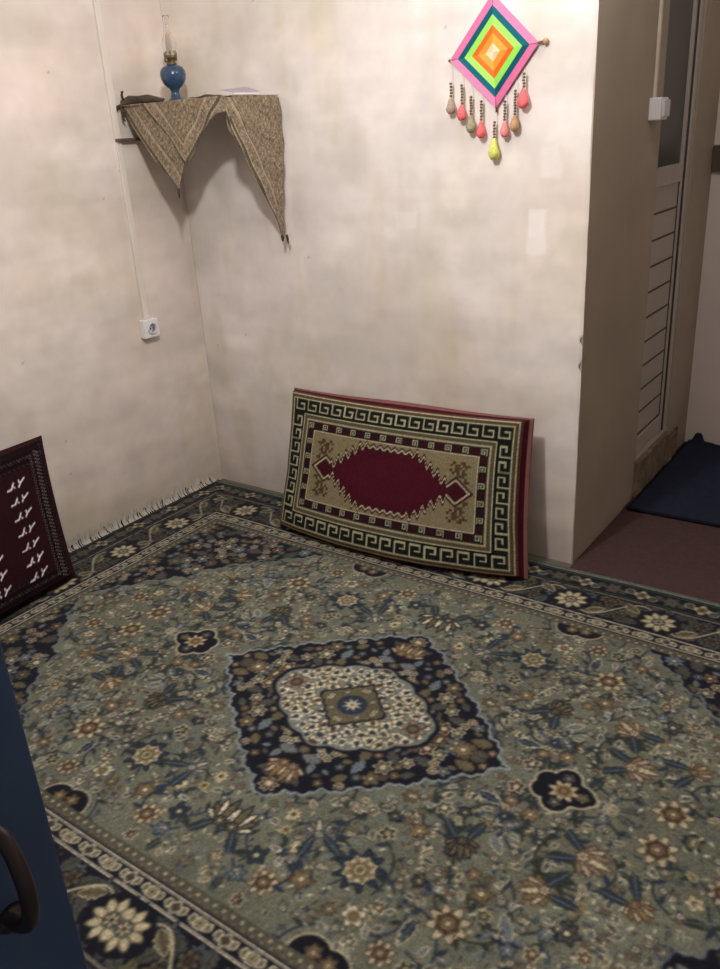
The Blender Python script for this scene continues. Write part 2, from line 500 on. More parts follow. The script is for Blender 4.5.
# ------------------------------------------------------------------ raster painter for the woven patterns
class Canvas:
    def __init__(s, w, h, res, base):
        s.res = res
        s.W, s.H = int(round(w / res)), int(round(h / res))
        s.a = np.ones((s.H, s.W, 3)) * base
        s.x = (np.arange(s.W) + 0.5) * res
        s.y = (np.arange(s.H) + 0.5) * res
        s.clip = None
    def win(s, u, v, R):
        i0 = max(0, int((u - R) / s.res)); i1 = min(s.W, int((u + R) / s.res) + 2)
        j0 = max(0, int((v - R) / s.res)); j1 = min(s.H, int((v + R) / s.res) + 2)
        if i1 <= i0 or j1 <= j0:
            return None
        sl = (slice(j0, j1), slice(i0, i1))
        X, Y = np.meshgrid(s.x[i0:i1] - u, s.y[j0:j1] - v)
        return sl, X, Y
    def put(s, sl, d, col, op=1.0):
        """d > 0 inside (metres)"""
        a = np.clip(d / s.res + 0.5, 0, 1) * op
        if s.clip is not None:
            a = a * s.clip[sl]
        s.a[sl] = s.a[sl] * (1 - a[..., None]) + col * a[..., None]
    def full(s, d, col, op=1.0):
        s.put((slice(None), slice(None)), d, col, op)
    def flower(s, u, v, r, n, rot, pet, ctr, out, ring=None, sx=1.0):
        w = s.win(u, v, r * 1.5)
        if w is None: return
        sl, X, Y = w
        X = X / sx
        rad = np.hypot(X, Y); th = np.arctan2(Y, X)
        rb = r * (0.80 + 0.20 * np.cos(n * (th - rot)))
        s.put(sl, rb * 1.0 + 0.0045 - rad, out)
        s.put(sl, rb - rad, pet)
        if ring is not None:
            s.put(sl, r * 0.58 - rad, ring)
        s.put(sl, r * 0.36 - rad, out)
        s.put(sl, r * 0.25 - rad, ctr)
    def leaf(s, u, v, L, wd, rot, col, out=None, vein=None):
        w = s.win(u, v, L * 0.7)
        if w is None: return
        sl, X, Y = w
        x = X * math.cos(rot) + Y * math.sin(rot); y = -X * math.sin(rot) + Y * math.cos(rot)
        t = np.clip(x / L + 0.5, 0, 1)
        hw = wd * np.sin(PI * t ** 0.8) * (1 + 0.18 * np.sin(t * 26))
        d = np.where((x > -L / 2) & (x < L / 2), hw - np.abs(y), -1)
        if out is not None:
            s.put(sl, np.where(np.abs(x) < L / 2 + 0.003, d + 0.004, -1), out)
        s.put(sl, d, col)
        if vein is not None:
            s.put(sl, np.where(d > 0, 0.0015 - np.abs(y), -1), vein)
    def line(s, pts, w_, col, op=1.0):
        for (a, b) in zip(pts[:-1], pts[1:]):
            mx, my = (a[0] + b[0]) / 2, (a[1] + b[1]) / 2
            L = math.hypot(b[0] - a[0], b[1] - a[1])
            w = s.win(mx, my, L / 2 + w_ + 0.004)
            if w is None: continue
            sl, X, Y = w
            px, py = X + mx - a[0], Y + my - a[1]
            dx, dy = b[0] - a[0], b[1] - a[1]
            t = np.clip((px * dx + py * dy) / max(L * L, 1e-12), 0, 1)
            s.put(sl, w_ / 2 - np.hypot(px - t * dx, py - t * dy), col, op)
    def lotus(s, u, v, r, rot, light, dark, mid, n=7, spread=75):
        angs = [math.radians(-spread + 2 * spread * i / (n - 1)) for i in range(n)]
        order = sorted(range(n), key=lambda i: -abs(angs[i]))
        for ps, cc in ((1, dark), (0, None)):
            for i in order:
                a = angs[i]
                L = r * (1.25 - 0.35 * abs(a) / math.radians(spread))
                cx = u + math.cos(rot + a) * L * 0.5; cy = v + math.sin(rot + a) * L * 0.5
                if ps:
                    s.leaf(cx, cy, L * 1.12, r * 0.24, rot + a, dark)
                else:
                    s.leaf(cx, cy, L, r * 0.15, rot + a, light if i % 2 == 0 else mid, dark)
        s.flower(u, v, r * 0.26, 6, 0, mid, light, dark)

# palette of the big rug
FIELD = c255(100, 103, 91)
NAVY = c255(22, 24, 34)
CREAM = c255(176, 168, 140)
IVORY = c255(196, 190, 166)
GOLD = c255(122, 106, 78)
BROWN = c255(70, 55, 46)
GREYB = c255(98, 107, 112)
STEEL = c255(42, 52, 66)
SLATE = c255(70, 71, 68)
OLIVE = c255(92, 88, 68)
PINKB = c255(130, 116, 102)
DKGRN = c255(44, 50, 46)

RU, RV = 1.57, 1.04
def paint_rug():
    rs = np.random.RandomState(5)
    cv = Canvas(RU, RV, 0.002, FIELD)
    Ug, Vg = np.meshgrid(cv.x, cv.y)
    DU, DV = RU - Ug, RV - Vg
    d = np.minimum(DU, DV)
    horiz = DV < DU
    # ---- spandrel (corner) area of the field
    su = [0.0, 0.50, 0.600, 0.648, 0.711, 0.782, 0.817, 0.882, 0.961, 0.985, 1.071, 1.116, 1.199, 1.23, 1.6]
    sv = [1.2, 0.90, 0.73, 0.674, 0.627, 0.556, 0.533, 0.472, 0.370, 0.300, 0.231, 0.169, 0.070, -0.02, -0.6]
    def spd(U, V):   # positive beyond the curve
        s_ = np.interp(U, su, sv)
        ph = (U - V) * PI / 0.150
        return (V - s_) * 0.72 + 0.020 * np.abs(np.sin(ph)) + 0.007 * np.abs(np.sin(3.1 * ph + .6)) - 0.013
    SP = spd(Ug, Vg)
    # ---- medallion
    th = np.arctan2(Vg * 1.2, Ug)
    md = 1 - ((Ug / 0.468) ** 1.12 + (Vg / 0.392) ** 1.12)
    mph = (Ug * 0.77 - Vg * 0.64) * PI / 0.088
    MD = md * 0.21 + 0.011 * np.abs(np.sin(mph + .5)) + 0.005 * np.abs(np.sin(2.7 * mph)) - 0.007
    inn = 1 - ((Ug / 0.252) ** 1.42 + (Vg / 0.182) ** 1.42)
    IN = inn * 0.085 + 0.008 * np.abs(np.sin(th * 7))
    co = 1 - (Ug / 0.104 + Vg / 0.098)
    CO = co * 0.075 + 0.006 * np.abs(np.sin(th * 9))

    # ---- field vines and flowers
    fieldmask = (SP < -0.004) & (MD < -0.006) & (d > 0.352)
    ok = lambda u, v: spd(np.array(u), np.array(v)) < -0.03 and ((u / 0.468) ** 1.12 + (v / 0.392) ** 1.12) > 1.12 and v < 0.665 and u < 1.2
    # mottling of the ground
    mo = fbm(cv.H, cv.W, 14, 4, rs)
    cv.a *= (0.90 + 0.22 * mo)[..., None]
    fm = fieldmask.astype(float)
    cv.clip = fm
    pal = [(CREAM, BROWN, OLIVE), (GOLD, IVORY, BROWN), (GREYB, CREAM, STEEL), (SLATE, IVORY, CREAM), (IVORY, GOLD, SLATE), (SLATE, CREAM, NAVY), (BROWN, CREAM, CREAM), (STEEL, CREAM, DKGRN), (OLIVE, IVORY, BROWN), (DKGRN, GOLD, CREAM)]
    # spiralling stems
    for k in range(70):
        u, v = rs.rand() * 1.2, rs.rand() * 0.68
        a = rs.rand() * 2 * PI
        cur = (8 + rs.rand() * 9) * rs.choice([-1, 1])
        pts = [(u, v)]
        L = int(22 + rs.rand() * 26)
        for i in range(L):
            u += 0.008 * math.cos(a); v += 0.008 * math.sin(a); a += 0.008 * cur * (0.45 + i / L)
            pts.append((u, v))
            if i % 7 == 4:
                sd = rs.choice([-1, 1])
                cv.leaf(u + 0.016 * math.cos(a + sd * 1.0), v + 0.016 * math.sin(a + sd * 1.0), 0.034, 0.0065, a + sd * 0.9, STEEL if rs.rand() < .6 else DKGRN)
        cv.line(pts, 0.0055, STEEL if rs.rand() < .55 else DKGRN)
    # scattered small flowers, leaves and buds
    placed = []
    big = [(0.02, 0.51, 0.075), (0.351, 0.458, 0.07), (0.51, 0.285, 0.06), (0.697, 0.30, 0.055), (0.769, 0.165, 0.06), (0.581, 0.47, 0.055), (0.635, 0.0, 0.085),
           (0.20, 0.40, 0.05), (0.88, 0.06, 0.055), (0.90, 0.235, 0.045), (0.19, 0.60, 0.045), (1.03, 0.10, 0.045), (0.50, 0.60, 0.04), (0.405, 0.14, 0.0)]
    for b in big:
        placed.append(b)
    def far(u, v, r):
        return all((u - p[0]) ** 2 + (v - p[1]) ** 2 > (r + p[2]) ** 2 for p in placed)
    for k in range(9000):
        r = rs.choice([0.027, 0.021, 0.016, 0.012, 0.010])
        u, v = rs.rand() * 1.2, rs.rand() * 0.67
        if not ok(u, v) or not far(u, v, r):
            continue
        placed.append((u, v, r))
        p = pal[rs.randint(len(pal))]
        q = rs.rand()
        if r >= 0.016 and q < 0.62:
            cv.flower(u, v, r * 0.98, rs.choice([5, 6, 8]), rs.rand() * 3, p[0], p[1], p[2], GOLD if rs.rand() < .3 else None)
        elif q < 0.80:
            cv.leaf(u, v, r * 2.6, r * 0.46, rs.rand() * 6.3, [STEEL, SLATE, GOLD, DKGRN, GREYB][rs.randint(5)], CREAM if rs.rand() < .45 else None, GREYB)
        else:
            for j in range(4):
                a = rs.rand() * 6.3
                cv.flower(u + r * .6 * math.cos(a), v + r * .6 * math.sin(a), 0.0075, 5, a, IVORY if rs.rand() < .6 else GOLD, BROWN, SLATE)
    # specks of pale buds
    for k in range(900):
        u, v = rs.rand() * 1.2, rs.rand() * 0.67
        if ok(u, v):
            cv.leaf(u, v, 0.010 + 0.010 * rs.rand(), 0.003, rs.rand() * 6.3, [CREAM, IVORY, GOLD, BROWN, STEEL][rs.randint(5)])
    # large named flowers
    def lot(u, v, r, rot, light=IVORY, dark=NAVY, mid=OLIVE):
        for sg in (-1, 1):
            cv.leaf(u - 0.060 * math.cos(rot + sg * .5), v - 0.060 * math.sin(rot + sg * .5), 0.070, 0.010, rot + sg * 0.55, STEEL, DKGRN, GREYB)
        cv.lotus(u - 0.02 * math.cos(rot), v - 0.02 * math.sin(rot), r, rot, light, dark, mid)
    lot(0.02, 0.50, 0.062, -PI / 2)
    lot(0.769, 0.165, 0.055, 0.1, PINKB, BROWN, CREAM)
    lot(0.697, 0.30, 0.048, 2.6, GOLD, BROWN, CREAM)
    lot(0.51, 0.285, 0.046, 1.2, GOLD, NAVY, OLIVE)
    lot(0.20, 0.41, 0.04, -2.2, PINKB, STEEL, CREAM)
    lot(0.90, 0.235, 0.04, 0.6, CREAM, BROWN, GOLD)
    for (u, v, r) in ((0.351, 0.458, 0.058),):
        cv.flower(u, v, r, 9, 0.3, STEEL, GOLD, NAVY, CREAM); cv.flower(u, v, r * .62, 8, 0, GOLD, OLIVE, CREAM, OLIVE)
    for (u, v, r) in ((0.581, 0.47, 0.046), (0.88, 0.06, 0.046), (1.03, 0.10, 0.034), (0.50, 0.60, 0.03), (0.19, 0.60, 0.034)):
        cv.flower(u, v, r, 8, 0.2, CREAM, IVORY, BROWN, OLIVE); cv.flower(u, v, r * .55, 6, 0.2, BROWN, CREAM, BROWN, GOLD)
    # quatrefoil palmette on the long axis
    for grow, cc in ((0.006, CREAM), (0.0, NAVY)):
        for (cx, cy, r) in ((0.635, 0.0, 0.052), (0.675, 0.0, 0.036), (0.70, 0.0, 0.018), (0.632, 0.042, 0.032), (0.592, 0.016, 0.03)):
            w = cv.win(cx, cy, r * 1.6)
            cv.put(w[0], r + grow - np.hypot(w[1], w[2]), cc)
    cv.flower(0.637, 0.0, 0.036, 8, 0, CREAM, GOLD, BROWN, GOLD)
    cv.flower(0.632, 0.045, 0.013, 5, 0, SLATE, CREAM, SLATE); cv.flower(0.685, 0.0, 0.013, 5, 0, OLIVE, GOLD, OLIVE)
    cv.clip = None

    # ---- edge lobes hanging from the border into the field
    for grow, cc in ((0.005, CREAM), (0.0, NAVY)):
        for (cx, cy, r) in ((0.383, 0.685, 0.048), (0.435, 0.69, 0.046), (0.41, 0.70, 0.05)):
            w = cv.win(cx, cy, r * 1.6)
            cv.put(w[0], r + grow - np.hypot(w[1], w[2]), cc)
    for (cx, cy) in ((0.388, 0.672), (0.43, 0.678), (0.408, 0.70)):
        cv.flower(cx, cy, 0.018, 6, 0, OLIVE, CREAM, BROWN, GOLD)

    # ---- spandrel and medallion grounds
    cv.full(SP + 0.0055, GREYB * 1.15); cv.full(SP, NAVY)
    cv.full(MD + 0.006, c255(128, 138, 142)); cv.full(MD, NAVY)
    def fill_dense(cond, step, seed, rr=(0.017, 0.027), clip=None):
        r2 = np.random.RandomState(seed); pl = []
        cv.clip = clip
        for k in range(7000):
            u, v = r2.rand() * RU, r2.rand() * RV
            r = r2.choice([rr[1], (rr[0] + rr[1]) / 2, rr[0]])
            if not cond(u, v, r): continue
            if any((u - a) ** 2 + (v - b) ** 2 < ((r + c) * step) ** 2 for a, b, c in pl): continue
            pl.append((u, v, r))
            q = r2.rand()
            if q < .62:
                p = [(SLATE, CREAM, CREAM), (OLIVE, CREAM, BROWN), (GREYB, CREAM, STEEL), (GOLD, IVORY, BROWN), (BROWN, CREAM, CREAM), (SLATE, GOLD, OLIVE)][r2.randint(6)]
                cv.flower(u, v, r * .92, r2.choice([5, 6, 8]), r2.rand() * 3, p[0], p[1], p[2], [None, OLIVE, BROWN][r2.randint(3)])
            else:
                cv.leaf(u, v, r * 2.3, r * .6, r2.rand() * 6.3, [SLATE, OLIVE, GREYB, SLATE][r2.randint(4)], BROWN if r2.rand() < .5 else None)
        cv.clip = None
    at = lambda F, u, v: F[min(cv.H - 1, int(v / .002)), min(cv.W - 1, int(u / .002))]
    spm = ((SP > 0.006) & (d > 0.345)).astype(float)
    fill_dense(lambda u, v, r: at(SP, u, v) > r * .6 + .003 and at(d, u, v) > .35, 0.80, 3, (0.015, 0.032), clip=spm)
    mdm = (MD > 0.004).astype(float)
    fill_dense(lambda u, v, r: at(MD, u, v) > r * .55 + .004 and at(IN, u, v) < -.006, 0.80, 4, (0.012, 0.026), clip=mdm)
    cv.clip = mdm
    cv.lotus(0.015, 0.285, 0.05, PI / 2, CREAM, BROWN, GOLD)
    cv.flower(0.36, 0.0, 0.03, 8, 0, OLIVE, IVORY, BROWN, GOLD)
    cv.clip = None
    # cream heart of the medallion
    cv.full(IN + 0.009, NAVY); cv.full(IN + 0.002, c255(112, 119, 114))
    inm = (IN > 0.003).astype(float)
    r2 = np.random.RandomState(9); pl = []
    cv.clip = inm
    for k in range(4000):
        u, v = r2.rand() * .27, r2.rand() * .2
        if at(IN, u, v) < .006 or at(CO, u, v) > -.010: continue
        if any((u - a) ** 2 + (v - b) ** 2 < .030 ** 2 for a, b in pl): continue
        pl.append((u, v))
        cv.flower(u, v, 0.0215, r2.choice([3, 4, 5]), r2.rand() * 6, IVORY, [OLIVE, STEEL, BROWN, SLATE][r2.randint(4)], [OLIVE, GREYB, SLATE][r2.randint(3)], [None, CREAM][r2.randint(2)])
        cv.leaf(u + .004, v + .002, .026, .0065, r2.rand() * 6, [SLATE, STEEL, BROWN][r2.randint(3)])
    cv.flower(0.205, 0.0, 0.036, 6, 0, PINKB, OLIVE, SLATE, BROWN)
    cv.clip = None
    cv.full(CO + 0.007, NAVY); cv.full(CO, OLIVE)
    cv.full((1 - (np.hypot(Ug, Vg * 1.05) / 0.045)) * .045, STEEL)
    rad = np.hypot(Ug, Vg); t2 = np.arctan2(Vg, Ug)
    cv.full(0.030 * (.75 + .25 * np.cos(8 * t2)) - rad, GREYB); cv.full(0.022 * (.7 + .3 * np.cos(8 * t2)) - rad, IVORY); cv.full(0.007 - rad, GOLD)
    cv.flower(0.075, 0.006, 0.010, 5, 0, CREAM, GOLD, SLATE); cv.flower(0.006, 0.072, 0.010, 5, 0, CREAM, GOLD, SLATE)
    cv.flower(0.045, 0.04, 0.008, 5, 0, CREAM, GOLD, SLATE)

    # ---- borders (d = distance from the rug's outer edge)
    def band(a, b, col):
        cv.full(np.minimum(d - a, b - d), col)
    band(0.0, 0.352, c255(86, 84, 74))
    band(0.318, 0.352, c255(78, 78, 68))
    s_along = np.where(horiz, Ug, Vg)
    for dd, ph in ((0.340, 0.0), (0.328, 0.5)):
        sdot = (s_along / 0.026 + ph) % 1.0 - 0.5
        cv.full(0.0050 - np.hypot(sdot * 0.026, d - dd), [CREAM * .9, PINKB * .8][int(ph * 2)])
    band(0.262, 0.321, NAVY)
    band(0.310, 0.3155, IVORY); band(0.2645, 0.2705, IVORY)
    band(0.110, 0.262, NAVY)
    band(0.108, 0.114, CREAM)
    band(0.012, 0.106, NAVY)
    band(0.018, 0.024, SLATE); band(0.096, 0.101, SLATE)
    # place motifs along both sides
    def along(s0, dist, horizontal):
        return (s0, RV - dist) if horizontal else (RU - dist, s0)
    hz = horiz.astype(float)
    for H_ in (True, False):
        cv.clip = hz if H_ else 1 - hz
        Lm = RU if H_ else RV
        ro = 0.0 if H_ else PI / 2
        # inner guard: cartouches
        k = 0; s0 = 0.0
        while s0 < Lm:
            u, v = along(s0, 0.2905, H_)
            for sg in (-1, 1):
                u2, v2 = along(s0 + sg * 0.021, 0.2905, H_)
                cv.leaf(u2, v2, 0.030, 0.0115, ro + PI / 2 + sg * .45, IVORY, None)
                cv.leaf(u2, v2, 0.020, 0.0070, ro + PI / 2 + sg * .45, OLIVE, None)
            w = cv.win(u, v, 0.03)
            if w:
                rr = np.hypot(w[1], w[2]); tt = np.arctan2(w[2], w[1])
                for q_, c_ in ((0.0175, IVORY), (0.0130, SLATE if k % 2 else OLIVE), (0.0085, CREAM if k % 2 == 0 else BROWN), (0.005, BROWN)):
                    cv.put(w[0], q_ * (.92 + .08 * np.cos((4 if k % 2 else 6) * tt)) - rr, c_)
            s0 += 0.0735; k += 1
        # outer guard
        k = 0; s0 = 0.02
        while s0 < Lm:
            u, v = along(s0, 0.060, H_)
            cv.flower(u, v, 0.027, 4 if k % 2 else 6, 0, CREAM if k % 2 else SLATE, BROWN, OLIVE, OLIVE)
            for sg in (-1, 1):
                u2, v2 = along(s0 + sg * 0.040, 0.060 + sg * .008, H_)
                cv.leaf(u2, v2, 0.040, 0.013, ro + sg * .7, SLATE, CREAM if k % 2 else None)
            s0 += 0.098; k += 1
        # main border: rosettes, leaves and a running scroll
        pts1 = []
        for i in range(int(Lm / 0.006)):
            s_ = i * 0.006
            ph = (s_ - 0.02) / 0.295 * 2 * PI
            pts1.append(along(s_, 0.187 + 0.060 * math.sin(ph), H_))
        nleaf = int(Lm / 0.043)
        for i in range(nleaf):
            s_ = i * 0.043 + 0.02
            for dd in (0.137, 0.187, 0.237):
                uu, vv = along(s_ + rs.uniform(-.01, .01), dd + rs.uniform(-.006, .006), H_)
                if rs.rand() < .55:
                    cv.leaf(uu, vv, 0.062, 0.018, rs.rand() * 6.3, [SLATE, c255(62, 64, 66), OLIVE, SLATE][rs.randint(4)], None, DKGRN)
                else:
                    cv.flower(uu, vv, 0.024, 6, rs.rand(), [OLIVE, SLATE, GREYB * .8][rs.randint(3)], BROWN, NAVY, None)
        cv.line(pts1, 0.0125, NAVY); cv.line(pts1, 0.0065, CREAM)
        s0 = 0.02; k = 0
        while s0 < Lm + .05:
            u, v = along(s0, 0.195, H_)
            w = cv.win(u, v, 0.09)
            if w:
                rr = np.hypot(w[1], w[2]); tt = np.arctan2(w[2], w[1])
                cv.put(w[0], 0.068 - rr, NAVY)
                cv.put(w[0], 0.058 * (.86 + .14 * np.cos(9 * tt)) - rr, OLIVE)
                cv.put(w[0], np.minimum(0.052 * (.84 + .16 * np.cos(9 * tt)) - rr, 0.010 * (.55 + .75 * np.cos(9 * tt)) * rr / .04), CREAM)
                cv.put(w[0], 0.022 - rr, SLATE); cv.put(w[0], 0.017 * (.7 + .3 * np.cos(6 * tt)) - rr, CREAM); cv.put(w[0], 0.006 - rr, BROWN)
            for sg in (-1, 1):
                uu, vv = along(s0 + sg * 0.095, 0.187 + sg * .03, H_)
                cv.leaf(uu, vv, 0.065, 0.014, ro + sg * .6, OLIVE, CREAM, BROWN)
                uu, vv = along(s0 + sg * 0.125, 0.187 - sg * .03, H_)
                cv.flower(uu, vv, 0.025, 6, 0, OLIVE, BROWN, NAVY, BROWN)
            s0 += 0.2935; k += 1
        cv.clip = None
    band(0.0, 0.012, c255(104, 112, 104))
    band(0.1065, 0.1095, NAVY)
    # soften: average 2 x 2
    a = cv.a[:cv.H // 2 * 2, :cv.W // 2 * 2]
    a = (a[0::2, 0::2] + a[1::2, 0::2] + a[0::2, 1::2] + a[1::2, 1::2]) / 4
    return a

def build_rug():
    q = paint_rug()
    top = np.concatenate([q[:, ::-1], q], 1)
    full = np.concatenate([top[::-1], top], 0)
    h, w = full.shape[:2]
    # weave irregularity and worn patches over the whole rug
    rs = np.random.RandomState(77)
    full = full * (0.86 + 0.28 * rs.rand(h, w, 1)) * (0.93 + 0.14 * fbm(h, w, 9, 3, rs))[..., None]
    # slight blur for the pile
    b = full.copy()
    b[1:-1, 1:-1] = 0.5 * full[1:-1, 1:-1] + 0.125 * (full[:-2, 1:-1] + full[2:, 1:-1] + full[1:-1, :-2] + full[1:-1, 2:])
    xs = (np.arange(w) + 0.5 - w / 2) * 0.004 + 1.577
    ys = (np.arange(h) + 0.5 - h / 2) * 0.004 - 1.1
    Xg, Yg = np.meshgrid(xs, ys)
    # gentle unevenness of the long back edge
    Yg = Yg + sstep(0.7, 1.04, Yg + 1.1) * 0.010 * np.sin(Xg * 3.1 + 0.6)
    Zg = (fbm(h, w, 12, 2, rs) - 0.5) * 0.006
    P = np.stack([Xg, Yg, Zg], -1)
    me = grid_me('pile', P, s2l(np.clip(b, 0, 1)))
    root = thing('persian_rug', 'large olive green floral persian rug with navy diamond medallion covering the floor', 'rug', (1.577, -1.1, FZ))
    from_me('pile', me, M['rug'], root)
    # bound long edges
    for sg in (-1, 1):
        bm = bmesh.new()
        pts = []
        for i in range(81):
            x = 0.012 + 3.13 * i / 80
            pts.append((x, -1.1 + sg * (RV + 0.003) + (0.010 * math.sin(x * 3.1 + 0.6) if sg > 0 else 0), FZ + 0.0085))
        add_tube(bm, pts, 0.0085, 8)
        from_bm('bound_edge', bm, M['rug_edge'], root, smooth=True)
    # end skirt below the pile so that the short ends have thickness
    # fringe on the short end by the left wall: dark tufts and pale threads turned up against the plaster
    bm = bmesh.new()
    cols = []
    rs2 = random.Random(4)
    def strand(x0, y, dirx, L, rise, w_, col, lean):
        n = 6
        prev = None
        for i in range(n + 1):
            t = i / n
            x = x0 + dirx * min(L * t, 0.012 + 0.0 * t)
            z = 0.002 + rise * t ** 1.2
            ww = w_ * (1 - 0.75 * t)
            yy = y + lean * t
            a = bm.verts.new((x + dirx * 0.002, yy - ww, z)); b_ = bm.verts.new((x + dirx * 0.002, yy + ww, z)); c_ = bm.verts.new((x - dirx * 0.004 * (1 - t), yy, z + 0.002))
            cols.extend([col] * 3)
            if prev:
                bm.faces.new((prev[0], a, c_, prev[2])); bm.faces.new((prev[2], c_, b_, prev[1])); bm.faces.new((prev[1], b_, a, prev[0]))
            prev = (a, b_, c_)
    y = -1.1 - RV + 0.02
    while y < -1.1 + RV - 0.01:
        if rs2.random() < 0.60:
            strand(0.020, y, -1, 0.03, rs2.uniform(0.016, 0.034), rs2.uniform(0.008, 0.016), (0.030, 0.034, 0.030) if rs2.random() < .7 else (0.08, 0.085, 0.07), rs2.uniform(-.012, .012))
        for k in range(4):
            strand(0.020, y + rs2.uniform(-.01, .01), -1, 0.03, rs2.uniform(0.02, 0.06), 0.0035, (0.62, 0.58, 0.52), rs2.uniform(-.01, .01))
        y += rs2.uniform(0.011, 0.017)
    me = bpy.data.meshes.new('fringe')
    bm.to_mesh(me); bm.free()
    paint(me, np.array(cols))
    fo = from_me('fringe', me, M['fringe'], root)
    fo['kind'] = 'stuff'
    # far short end, outside the picture, with its own knotted threads
build_rug()

# maroon carpet of the passage and the navy mat on it
bm = bmesh.new()
add_box(bm, (X1 + 0.004, -0.03, FZ), (XR - 0.02, YH - 0.01, FZ + 0.006), 0.002)
tag(from_bm('hallway_carpet', bm, M['maroon']), 'plain dark maroon carpet on the passage floor beyond the rug', 'carpet')

def navy_mat():
    root = thing('floor_mat', 'plain dark navy mat lying on the maroon carpet beside the white door', 'mat', (2.25, 0.98, FZ + 0.006))
    nx, ny = 180, 120
    xs = np.linspace(1.818, 2.68, nx); ys = np.linspace(0.545, YH - 0.025, ny)
    Xg, Yg = np.meshgrid(xs, ys)
    rs = np.random.RandomState(6)
    Z = FZ + 0.006 + 0.010 + (fbm(ny, nx, 6, 2, rs) - .5) * 0.006
    # a fold pushed up against the end wall
    Z = Z + 0.046 * np.exp(-((Xg - 1.862) / 0.024) ** 4) * sstep(YH - 0.07, YH - 0.03, Yg)
    Z = Z + 0.008 * sstep(YH - 0.07, YH - 0.03, Yg) * (0.6 + 0.4 * np.sin(Xg * 60))
    Yg = Yg + 0.02 * (Xg - 1.82)
    Yg = np.minimum(Yg, YH - 0.024)
    P = np.stack([Xg, Yg, Z], -1)
    from_me('pile', grid_me('pile', P), M['navy_mat'], root)
    bm = bmesh.new()
    add_tube(bm, [(xs[i], 0.543 + 0.02 * (xs[i] - 1.82), FZ + 0.014) for i in range(0, nx, 6)], 0.0075, 8)
    add_tube(bm, [(1.816, ys[i], FZ + 0.014) for i in range(0, ny - 4, 3)], 0.0075, 8)
    from_bm('hem', bm, M['navy_hem'], root, smooth=True)
navy_mat()

# ------------------------------------------------------------------ floor cushions
def poly_sdf_line(cv, pts, w, col):
    cv.line(pts, w, col)

